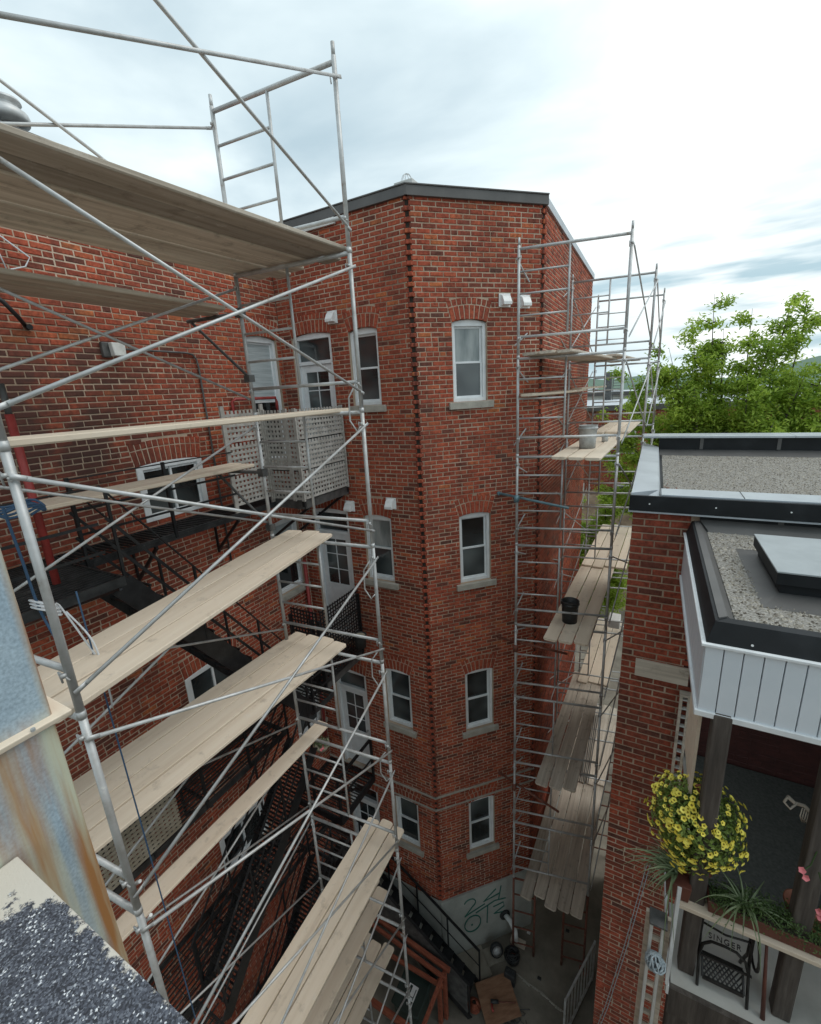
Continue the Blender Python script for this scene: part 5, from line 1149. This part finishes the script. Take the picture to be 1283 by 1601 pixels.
# cast iron sewing machine base used as a stand
sg = empty('treadle_base', (.75, 3.0, PF), 'ornate black cast iron sewing machine base under the shelf', 'stand')
def ibar(pts, r=.009, nm='side_frame'):
    q = MB(); q.path(pts, r, 6); return q
for (xx, yy) in ((.60, 3.06), (.90, 3.06)):
    q = MB()
    for sgn in (-1, 1):
        q.path([(xx, yy+sgn*.02, -3.73), (xx+.01*sgn, yy+sgn*.06, -3.95), (xx, yy+sgn*.03, -4.10), (xx, yy+sgn*.12, -4.30), (xx, yy+sgn*.15, PF+.005)], .011, 6)
    for k in range(5): q.path([(xx, yy-.05+.02*k, -3.74-.05*k), (xx, yy+.05, -3.9-.05*k)], .006, 5)
    q.bar((xx, yy-.06, -3.715), (xx, yy+.07, -3.715), .03, .02)
    q.build('side_frame', M['mesh_dark'], sg)
q = MB(); q.path([(.60, 3.0, -4.16), (.615, 2.995, -4.06), (.66, 2.99, -4.0), (.735, 2.985, -3.985), (.81, 2.99, -4.0), (.87, 2.995, -4.06), (.90, 3.0, -4.17)], .011, 6)
q.path([(.60, 3.03, -3.90), (.735, 3.0, -3.895), (.90, 3.03, -3.90)], .008, 6); q.build('arch_brace', M['mesh_dark'], sg)
tcu = bpy.data.curves.new('lettering', 'FONT'); tcu.body = 'SINGER'; tcu.size = .05; tcu.extrude = .004; tcu.align_x = 'CENTER'; tcu.space_character = 1.25; tcu.materials.append(M['mesh_dark'])
_t = bpy.data.objects.new('tmp', tcu); COL.objects.link(_t); bpy.context.view_layer.update(); _me = bpy.data.meshes.new_from_object(_t.evaluated_get(bpy.context.evaluated_depsgraph_get())); bpy.data.objects.remove(_t)
to = bpy.data.objects.new('lettering', _me); COL.objects.link(to); to.parent = sg; to.location = Vector((.735, 2.985, -3.965))-wloc(sg); to.rotation_euler = (R(60), 0, 0)
# treadle plate: openwork
q = MB(); tp = Vector((.625, 2.92, -4.28)); wx = .25; up = Vector((0, .12, .07))
q.bar(tp, tp+Vector((wx, 0, 0)), .012, .03); q.bar(tp+up, tp+up+Vector((wx, 0, 0)), .012, .03); q.bar(tp, tp+up, .012, .03); q.bar(tp+Vector((wx, 0, 0)), tp+up+Vector((wx, 0, 0)), .012, .03)
for i in range(-5, 10):
    for sg_ in (1, -1):
        a = i*wx/9; b_ = a+sg_*wx*.42; t0, t1 = 0.0, 1.0
        pa = Vector((a, 0, 0)); pb = Vector((b_, 0, 0))+up
        if a < 0: t0 = -a/(b_-a) if b_ > 0 else None
        if a > wx: t0 = (a-wx)/(a-b_) if b_ < wx else None
        if t0 is None: continue
        if b_ > wx: t1 = (wx-a)/(b_-a)
        if b_ < 0: t1 = a/(a-b_)
        if t1 > t0: q.tube(tp+pa.lerp(pb, t0), tp+pa.lerp(pb, t1), .005, 5)
q.build('treadle', M['mesh_dark'], sg)
q = MB(); q.tube((.92, 3.0, -4.18), (.60, 3.0, -4.18), .01, 6); q.path([(.93+.0, 3.08+.13*math.cos(t), -4.0+.13*math.sin(t)) for t in [i*.393 for i in range(17)]], .009, 6); q.build('flywheel', M['mesh_dark'], sg)
# folded dark umbrella by the stand
um = empty('folded_umbrella', (.99, 2.93, PF), 'closed dark brown parasol leaning under the shelf beside the iron stand', 'umbrella')
q = MB(); q.path([(.99, 2.90, PF+.003), (.955, 3.0, PF+.65)], lambda t: .006+.035*math.sin(math.pi*min(1, t*.9+.08)), 12); q.build('canopy', M['brownplastic'], um, smooth=True)
q = MB(); q.path([(.955, 3.0, PF+.64), (.95, 3.02, PF+.70)], .007, 6); q.build('handle', M['wood_grey'], um)
# carved branch and pink blooms at the right edge
mb = MB(); mb.path([(.95, 3.12, -2.66), (.99, 3.13, -2.70), (1.04, 3.13, -2.70), (1.10, 3.06, -2.72)], .012, 7); mb.path([(1.0, 3.12, -2.69), (.965, 3.10, -2.73), (.93, 3.10, -2.69), (.95, 3.12, -2.66)], .008, 6)
for k in range(5): mb.path([(1.03+.012*k, 3.12, -2.71), (1.02+.012*k, 3.10, -2.76-.01*k), (1.035+.012*k, 3.10, -2.80)], .004, 5)
tag(mb.build('carved_branch', M['wood_grey'], None, smooth=True), 'pale crooked carved branch sticking out left from the right porch post', 'branch')
pk = empty('pink_geranium', (1.09, 2.94, -3.1), 'pink blooms hanging beside the right porch post', 'flowers')
q = MB(); q.path([(1.10, 2.99, -2.85), (1.06, 2.93, -2.95), (1.02, 2.9, -2.98)], .004, 5); q.path([(1.11, 2.95, -3.0), (1.14, 2.88, -3.1), (1.12, 2.87, -3.2)], .004, 5); q.build('stem', M['gleaf'], pk)
fmp = fm.copy(); fmp.materials.clear(); fmp.materials.append(M['pink']); fmp.materials.append(M['petal_eye'])
for p in ((1.015, 2.9, -2.98), (1.03, 2.88, -3.0), (1.12, 2.86, -3.2), (1.135, 2.85, -3.17), (1.13, 2.86, -3.24), (1.14, 2.86, -3.21)):
    o = bpy.data.objects.new('flower', fmp); COL.objects.link(o); o.parent = pk; o.location = Vector(p)-wloc(pk); o.rotation_euler = (R(60+rnd.uniform(-30, 30)), rnd.uniform(-.5, .5), 0)
mb = MB(); mb.path([(.50, 3.1, -2.80), (.49, 3.1, -2.77), (.48, 3.1, -2.76), (.46, 3.1, -2.77), (.455, 3.1, -2.79), (.47, 3.1, -2.80), (.485, 3.1, -2.83), (.488, 3.1, -2.90)], .008, 6)
tag(mb.build('hook_ornament', M['terracotta'], None, smooth=True), 'small orange hook ornament above the yellow petunias', 'ornament')

# ================================================================== YARD ITEMS
def slab(x0, x1, y0, y1, lab, ang=45):
    c = Vector(((x0+x1)/2, (y0+y1)/2, ZG)); q = MB(); q.box(x0, x1, y0, y1, ZG+.002, ZG+.03); o = q.build('paving_slab', M['slab'], None, bevel=.006); o.rotation_euler = (0, 0, R(ang)); tag(o, lab, 'slab'); return o
slab(-2.98, -2.36, 6.28, 6.88, 'pale paving slab beside the rendered tower base'); slab(-2.55, -2.12, 6.78, 7.12, 'smaller pale slab behind the first one at the tower base')
q = MB(); q.box(-.38, .38, -.36, .36, 0, .018); V = q
o = q.build('plywood_board', M['plywood'], None, bevel=.003); o.location = (-1.99, 6.18, ZG+.16); o.rotation_euler = (R(3), R(-3), R(40)); tag(o, 'square brown plywood board lying in the yard with a drill on it', 'board')
q = MB(); q.box(-2.25, -1.75, 5.95, 6.40, ZG, ZG+.12); tag(q.build('crate', M['darkplastic'], None, bevel=.01), 'low dark crate under the plywood board', 'crate')
dr = empty('hammer_drill', (-1.95, 6.12, ZG+.18), 'dark red hammer drill lying on the plywood board', 'drill')
q = MB(); q.path([(-2.10, 6.05, ZG+.215), (-1.95, 6.12, ZG+.22)], lambda t: .04-.008*t, 10); q.build('motor_body', M['darkplastic'], dr, smooth=True)
q = MB(); q.path([(-1.95, 6.12, ZG+.22), (-1.62, 6.27, ZG+.215)], .013, 8); q.build('chisel', M['rustred'], dr, smooth=True)
q = MB(); q.path([(-2.08, 6.05, ZG+.21), (-2.03, 5.95, ZG+.205), (-2.0, 5.93, ZG+.20)], .02, 8); q.build('grip', M['red'], dr, smooth=True)
cs = empty('tool_case', (-1.86, 6.66, ZG), 'dark grey tool case standing behind the plywood board', 'case')
q = MB(); q.box(-1.98, -1.74, 6.58, 6.74, ZG, ZG+.32); q.build('case_body', M['darkplastic'], cs, bevel=.025)
q = MB(); q.path([(-1.91, 6.66, ZG+.31), (-1.91, 6.66, ZG+.36), (-1.81, 6.66, ZG+.36), (-1.81, 6.66, ZG+.31)], .01, 6); q.build('handle', M['darkplastic'], cs)
mb = MB(); c = Vector((-1.93, 7.08, ZG+.13))
for k in range(20):
    a = Vector((rnd.uniform(-.5, .5), rnd.uniform(-.5, .5), 1)).normalized(); u = a.orthogonal().normalized(); v_ = a.cross(u); rr = rnd.uniform(.09, .17); h = rnd.uniform(-.11, .09)
    mb.path([c+(u*math.cos(t)+v_*math.sin(t))*rr+a*h+Vector((0, 0, 0)) for t in [i*.524 for i in range(13)]], .012, 6)
tag(mb.build('hose_coil', M['darkplastic'], None, smooth=True), 'tangled black hose heap by the tower base', 'hose')
fn = empty('small_fan', (-2.3, 7.02, ZG), 'small round black and silver fan against the rendered wall', 'fan')
q = MB(); q.lathe((-2.3, 7.02, ZG+.17), [(.13, 0), (.15, .03), (.15, .09), (.13, .11)], 22, (.5, -.7, .4)); q.build('fan_drum', M['darkplastic'], fn, smooth=True)
q = MB(); q.lathe((-2.3, 7.02, ZG+.17), [(.10, .112), (.11, .118), (.03, .13)], 22, (.5, -.7, .4)); q.build('fan_grille', M['galv'], fn, smooth=True)
q = MB(); q.box(-2.42, -2.18, 6.97, 7.08, ZG, ZG+.02); q.bar((-2.3, 7.03, ZG), (-2.3, 7.03, ZG+.14), .03, .03); q.build('fan_foot', M['darkplastic'], fn)
dh = empty('dryer_vent', wl_fac.pt(1.62, -12.0, .05), 'bent white dryer vent hose coming out of the tower base', 'vent')
q = MB(); q.path([wl_fac.pt(1.55, -11.95, .04), wl_fac.pt(1.60, -11.93, .22), wl_fac.pt(1.66, -12.1, .34), wl_fac.pt(1.68, -12.4, .36)], .055, 12); q.build('hose', M['plastic_white'], dh, smooth=True)
q = MB(); q.lathe(wl_fac.pt(1.55, -11.95, .031), [(.12, 0), (.13, .02), (.12, .05)], 18, wl_fac.n); q.build('collar', M['darkplastic'], dh, smooth=True)
mb = MB(); c = Vector((-2.42, 5.92, ZG+.09))
for k in range(7):
    rr = .05+.014*k; mb.path([c+Vector((rr*math.cos(t), rr*math.sin(t), .06-.018*k+.01*math.sin(3*t))) for t in [i*.45 for i in range(15)]], .012, 5)
tag(mb.build('cord_coil', M['redwood'], None, smooth=True), 'dull red coiled cord left of the plywood board', 'cord')
mb = MB()
for k in range(5): mb.path([Vector((-1.75+.07*k+.12*math.sin(t*1.7+k), 5.85+.1*k+.14*math.cos(t+k), ZG+.012+.004*k)) for t in [i*.5 for i in range(14)]], .007, 5)
tag(mb.build('wire_tangle', M['iron_grey'], None, smooth=True), 'thin wire tangle on the ground in front of the plywood', 'wire')
mb = MB(); pts = [(-1.75, 6.85), (-1.5, 6.80), (-1.2, 6.78), (-.95, 6.70), (-.65, 6.66)]
for k in range(26):
    t = k/26; i = min(3, int(t*4)); f_ = t*4-i; x = pts[i][0]*(1-f_)+pts[i+1][0]*f_; y = pts[i][1]*(1-f_)+pts[i+1][1]*f_; mb.box(x-.02, x+.02, y-.015+rnd.uniform(-.02, .02), y+.015, ZG, ZG+.02)
stuff(tag(mb.build('rubble', M['stone']), 'line of small mortar rubble along the crack in the yard', 'rubble'))
for i, (x, y) in enumerate(((-1.72, 7.75), (-1.3, 7.0), (-.9, 8.2))):
    q = MB(); q.box(x-.04, x+.04, y-.03, y+.03, ZG, ZG+.03); tag(q.build('rubble_piece', M['plastic_white' if i == 0 else 'darkplastic'], None, bevel=.008), ['white scrap on the ground near the red base frame', 'dark scrap in the middle of the alley floor', 'dark scrap deeper in the alley'][i], 'scrap')
q = MB(); q.box(-2.06, -1.72, 7.36, 7.50, ZG, ZG+.10); tag(q.build('timber_block', M['wood_grey'], None, bevel=.01), 'grey timber block at the foot of the red base frame', 'block')
# metal gate / barrier at the bottom
gt = empty('iron_gate', (-.45, 6.9, ZG), 'grey iron gate standing open at the bottom by the house wall', 'gate')
ga = Vector((-.66, 6.25, 0)); gb = Vector((-.27, 7.5, 0))
q = MB()
for z in (ZG+.08, ZG+1.15): q.bar(ga+Vector((0, 0, z)), gb+Vector((0, 0, z)), .04, .03)
for p in (ga, gb): q.bar(p+Vector((0, 0, ZG+.0)), p+Vector((0, 0, ZG+1.18)), .04, .04)
q.build('gate_frame', M['galv'], gt)
for i in range(1, 9):
    p = ga.lerp(gb, i/9); q = MB(); q.bar(p+Vector((0, 0, ZG+.09)), p+Vector((0, 0, ZG+1.14)), .03, .012); q.build('slat', M['galv'], gt)

# stair down to the yard along the back wall (runs in X)
cs2 = empty('cellar_stairs', (-3.9, 5.9, ZG), 'black iron stair with solid railing panels going down along the tower base', 'stairs')
def xst(y, name='stringer'):
    q = MB(); q.bar((-5.4, y, -10.42), (-2.42, y, -12.58), .02, .16); q.build(name, M['black'], cs2)
for y in (5.68, 6.28): xst(y)
n = 11
for k in range(n):
    q = MB(); x = -5.25+k*2.75/n; z = -10.6-k*1.9/n; q.box(x, x+.24, 5.69, 6.27, z-.02, z); q.build('tread', M['black'], cs2)
for y in (5.68, 6.3):
    q = MB(); q.bar((-5.4, y, -9.52), (-2.42, y, -11.58), .045, .03); r_ = q.build('railing', M['black'], cs2); q = MB(); q.bar((-5.4, y, -10.0), (-2.42, y, -12.05), .012, .02); q.build('mid_rail', M['black'], r_)
    for k in range(5):
        x = -5.35+k*.73; zz = -9.55-(x+5.4)*.691; q = MB(); q.bar((x, y, zz-.9), (x, y, zz), .03, .03); q.build('post', M['black'], r_)
q = MB()
q.quadbox([(-5.38, 5.655, -10.40), (-2.46, 5.655, -12.42), (-2.46, 5.663, -12.42), (-5.38, 5.663, -10.40), (-5.38, 5.655, -9.56), (-2.46, 5.655, -11.58), (-2.46, 5.663, -11.58), (-5.38, 5.663, -9.56)])
q.build('rail_infill', M['iron_grey'], cs2)
q = MB(); q.box(-6.0, -5.4, 5.25, 6.34, -10.52, -10.45); q.build('top_landing', M['black'], cs2)
for y in (5.3, 6.3):
    q = MB(); q.bar((-5.42, y, ZG), (-5.42, y, -10.52), .06, .06); q.build('leg', M['black'], cs2)
# red brown timber frame
rf = empty('timber_lean_to', (-3.9, 5.3, ZG), 'red brown painted timber lean-to above the green bin', 'frame')
for (a, b, ww) in (((-5.2, 5.62, -11.05), (-2.78, 5.55, -11.25), .07), ((-5.2, 5.50, -11.10), (-2.80, 5.42, -11.30), .05), ((-5.2, 5.30, -11.45), (-2.85, 5.34, -11.42), .05), ((-4.9, 4.55, -11.5), (-2.95, 4.55, -11.5), .09), ((-2.9, 5.55, -11.36), (-2.95, 4.5, -11.45), .06)):
    q = MB(); q.bar(a, b, ww, .10); q.build('rail', M['redwood'], rf, bevel=.006)
for (x, y, z) in ((-2.88, 5.50, -11.30), (-2.95, 5.38, -11.4), (-2.97, 4.52, -11.5), (-5.1, 5.45, -11.1), (-4.9, 4.55, -11.5)):
    q = MB(); q.bar((x, y, ZG), (x, y, z), .08, .08); q.build('post', M['redwood'], rf, bevel=.006)
bn = empty('wheelie_bin', (-3.42, 5.12, ZG), 'dark green bin with a white printed mark on its lid', 'bin')
q = MB(); q.quadbox([(-3.66, 4.86, ZG+.05), (-3.22, 4.86, ZG+.05), (-3.22, 5.34, ZG+.05), (-3.66, 5.34, ZG+.05), (-3.72, 4.80, ZG+.95), (-3.14, 4.80, ZG+.95), (-3.14, 5.40, ZG+.95), (-3.72, 5.40, ZG+.95)]); q.build('bin_body', M['binmat'], bn, bevel=.05)
q = MB(); q.box(-3.74, -3.12, 4.78, 5.42, ZG+.95, ZG+1.02); q.build('lid', M['binmat'], bn, bevel=.03)
q = MB(); q.box(-3.52, -3.32, 4.95, 5.20, ZG+1.021, ZG+1.026); q.build('printed_mark', M['plastic_white'], bn)
q = MB(); q.box(-3.49, -3.44, 5.06, 5.18, ZG+1.027, ZG+1.030); q.box(-3.36, -3.345, 4.97, 5.15, ZG+1.027, ZG+1.030); q.box(-3.49, -3.36, 5.0, 5.015, ZG+1.027, ZG+1.030); q.build('mark_print', M['binmat'], bn)
for y in (4.9, 5.3):
    q = MB(); q.lathe((-3.70, y, ZG+.09), [(.09, -.02), (.09, .02)], 16, (0, 1, 0)); q.build('wheel', M['darkplastic'], bn)

# ================================================================== BACKGROUND
def far_block(x0, x1, y0, y1, top, label, roofm='farroof', wins=True, bricks=True):
    b = empty('far_building', ((x0+x1)/2, (y0+y1)/2, ZG), label, 'building')
    wl = Wall((x0, y0), 0, x1-x0); q = MB(); q.box(x0, x1, y0, y1, ZG, top-.12); q.build('wall', M['mortar' if bricks else 'concrete'], b)
    if bricks:
        q = MB(); z = top-4.6
        while z < top-.2:
            u = (0 if int(z/.085) % 2 else -.15)
            while u < x1-x0-.05:
                a = max(u, 0); e_ = min(u+.275, x1-x0); t = brick_tint()*.7
                c8 = [wl.pt(a, z, 0), wl.pt(e_, z, 0), wl.pt(e_, z, .012), wl.pt(a, z, .012), wl.pt(a, z+.07, 0), wl.pt(e_, z+.07, 0), wl.pt(e_, z+.07, .012), wl.pt(a, z+.07, .012)]
                q.quadbox(c8, t); u += .295
            z += .085
        stuff(q.build('brickwork', M['brick'], b, attr=True))
    q = MB(); q.box(x0-.1, x1+.1, y0-.1, y1+.1, top-.12, top); q.build('roof', M[roofm], b)
    q = MB(); q.box(x0-.12, x1+.12, y0-.14, y0-.101, top-.25, top+.03); q.build('cornice', M['capgrey'], b)
    if wins:
        x = x0+1.0
        while x < x1-1.2:
            for zt in (top-1.0, top-4.2):
                q = MB(); q.box(x, x+.9, y0-.04, y0-.013, zt-1.5, zt); f_ = q.build('window', M['dirty_white'], b)
                q = MB(); q.box(x+.08, x+.82, y0-.05, y0-.041, zt-1.42, zt-.78); q.box(x+.08, x+.82, y0-.05, y0-.041, zt-.72, zt-.08); q.build('pane', M['glass'], f_)
            x += 2.4
    return b
far_block(-7.5, 14, 26, 36, -1.15, 'long low red brick block with grey flat roof behind the tree')
far_block(-9, 0.5, 42, 52, -.75, 'pale roofed block behind the long brick one, left of the tree', bricks=False)
far_block(4, 26, 46, 58, -1.0, 'pale flat roofed block behind the tree on the right', bricks=False)
far_block(-30, -8, 60, 75, -.6, 'distant low concrete block at the left of the alley view', bricks=False, wins=False)
tw = empty('ladder_tower', (-3.0, 36, -1.0), 'grey roof stack with a caged ladder on the far roofs', 'stack')
q = MB(); q.box(-3.35, -2.85, 35, 35.5, -1.2, .75); q.build('stack_body', M['iron_grey'], tw)
q = MB()
for x in (-2.75, -2.2): q.bar((x, 35, -1.2), (x, 35, .85), .05, .05)
for i in range(11): q.bar((-2.75, 35, -1.1+.18*i), (-2.2, 35, -1.1+.18*i), .04, .04)
q.build('cage_ladder', M['iron_grey'], tw)

def tree(loc, limbs, nleaf, label, seedr, lsize=.085, m='leaf', z0=None):
    rr = random.Random(seedr); t = empty('tree', loc, label, 'tree'); mb = MB(); lf_ = MB(); base = Vector(loc)
    fork = base+Vector((0, 0, limbs['fork']))
    mb.path([base, base+Vector((.1, .05, limbs['fork']*.5)), fork], lambda q: .26-.08*q, 9)
    tips = []
    for (ex, ey, ez) in limbs['ends']:
        end = Vector((ex, ey, ez)); midp = fork.lerp(end, .5)+Vector((rr.uniform(-.3, .3), rr.uniform(-.3, .3), -.2)); pts = [fork, fork.lerp(midp, .5)+Vector((0, 0, -.1)), midp, midp.lerp(end, .5)+Vector((rr.uniform(-.15, .15), 0, .05)), end]
        mb.path(pts, lambda q: .11*(1-q)**1.3+.004, 6)
        L = (end-fork).length
        for k in range(int(6+L*2.6)):
            s = .22+.78*(k/(6+L*2.6))+rr.uniform(-.04, .04); s = min(1, s); i = min(3, int(s*4)); p = pts[i].lerp(pts[i+1], s*4-i)
            d = Vector((rr.uniform(-1, 1), rr.uniform(-1, 1), rr.uniform(-.15, .9))).normalized(); l_ = rr.uniform(.3, 1.1)*(1.2-.72*s)
            q_ = p+d*l_; mb.path([p, p.lerp(q_, .5)+Vector((0, 0, .06)), q_], lambda q: .016*(1-q)+.004, 4); tips.append((p, q_, s))
    tot = sum((b-a).length for a, b, s in tips)
    for a, b, s in tips:
        n = int(nleaf*(b-a).length/tot)
        clump = rr.random()
        for i in range(n):
            f_ = rr.uniform(.15, 1.12); sp = .10+.20*(1-s); p = a.lerp(b, f_)+Vector((rr.gauss(0, sp), rr.gauss(0, sp), rr.gauss(0, sp*.75)-.05))
            nrm = Vector((rr.uniform(-.8, .8), rr.uniform(-.8, .8), rr.uniform(.15, 1))).normalized()
            leafq(lf_, p, lsize*rr.uniform(.55, 1.25), nrm, .38, min(1, max(0, .25+.5*clump+rr.uniform(-.25, .3))))
    mb.build('trunk', M['bark'], t, smooth=True); stuff(lf_.build('crown', M[m], t, attr=True)); return t
tree((2.2, 16.5, ZG), dict(fork=7.0, ends=[(1.2, 16, 2.25), (.75, 15.8, 1.5), (1.5, 15.9, 1.3), (.2, 15.6, .9), (-.8, 15.8, -.4), (2.1, 15.9, 1.75), (2.95, 16.0, 2.0), (3.3, 15.9, 1.7), (2.6, 15.5, 1.0), (4.3, 15.8, 1.0), (4.6, 16.2, .4), (5.4, 16.5, .2), (3.4, 15.4, .2), (.9, 15.2, -.2), (-.2, 15.2, -2.2), (-1.3, 15.4, -3.4), (1.5, 14.8, -1.6), (2.7, 14.6, -1.2), (4.3, 15.0, -1.0), (-1.6, 15.8, -2.0), (5.6, 15.6, -1.4), (-.8, 15.0, -5), (.6, 14.8, -4), (-1.0, 16, .3), (-.2, 15.8, 1.0), (-1.5, 15.5, -.9), (-.9, 15.4, -1.5), (.4, 15.3, .1), (4.9, 15.6, .5), (2.1, 15.0, -.2)]), 125000, 'bright green leafy maple rising behind the gravel roof', 3, .075)
tree((-1.6, 18.5, ZG), dict(fork=4.0, ends=[(-2.6, 17.5, -4.5), (-1.4, 17.2, -3.6), (-.6, 17.4, -5.5), (-2.2, 17, -6.5), (-1.0, 17, -7.5), (-3.2, 18, -6)]), 42000, 'green tree low in the yard seen between the scaffold poles', 9, .07)

# bundle of spare braces on the lowest deck
bu = empty('brace_bundle', (-.5, 9.2, -10.25), 'bundle of pale spare scaffold braces hung between the two lowest right scaffold decks', 'braces')
for i in range(6):
    q = MB(); q.tube((-.90+.035*i, 9.0+.03*(i % 3), -8.98), (-.80+.035*i, 9.38, -7.32), .012, 7); q.build('brace', M['plastic_white'] if i % 2 else M['galv'], bu, smooth=True)
# dry hanging basket by the lowest balcony door
hb = empty('hanging_basket', (-4.98, 5.05, -6.2), 'straw coloured hanging basket with dried flowers beside the lowest balcony door', 'basket')
q = MB(); q.lathe(Vector((-4.98, 5.05, -6.2))+Vector((0, 0, -.12)), [(.03, 0), (.10, .03), (.14, .10), (.15, .14)], 16); q.build('liner', M['tan'], hb, smooth=True)
q = MB(); [q.path([Vector((-4.98, 5.05, -6.2))+Vector((.14*math.cos(a), .14*math.sin(a), .02)), Vector((-4.98, 5.05, -6.2))+Vector((0, .11, 1.16))], .004, 4) for a in (0, 2.1, 4.2)]; q.build('hanger', M['black'], hb)
leaves(Vector((-4.98, 5.05, -6.2))+Vector((0, 0, .03)), .17, 260, .03, 'blade', hb, squash=(1, 1, .6), shell=.3, name='dry_leaves')
for k in range(9):
    o = bpy.data.objects.new('flower', fmp); COL.objects.link(o); o.parent = hb; o.location = (rnd.uniform(-.15, .15), rnd.uniform(-.15, .1), rnd.uniform(-.12, .12)); o.scale = (1.3, 1.3, 1.3); o.rotation_euler = (rnd.uniform(0, 1.5), 0, rnd.uniform(0, 6))

# screws and lapped seams on the roof edges
for x in (.02, .62, 1.22, 1.95):
    q = MB(); q.lathe((x, NY-.101, NZ+.04), [(.008, 0), (.008, .004)], 10, (0, -1, 0)); q.build('screw', M['plastic_white'], nb)
for x in (.75, 1.85, 2.9):
    q = MB(); q.box(x, x+.05, 9.494, 9.4995, NZ+.09, CZ+.155); q.build('membrane_seam', M['capgrey'], nb)
for x in (1.15, 2.3):
    q = MB(); q.box(x, x+.045, NY-.035, NY-.0305, -1.655, NZ-.02); q.build('membrane_seam', M['capgrey'], nb)
    q = MB(); q.box(x-.3, x-.296, NY-.062, NY+.275, CZ+.012, CZ+.018); q.build('flashing_seam', M['capgrey'], nb)
for x in (.62, 1.0, 1.4):
    q = MB(); q.lathe((x, PY-.006, RZ+.03), [(.007, 0), (.007, .006)], 10, (0, -1, .3)); q.build('screw', M['plastic_white'], pc)
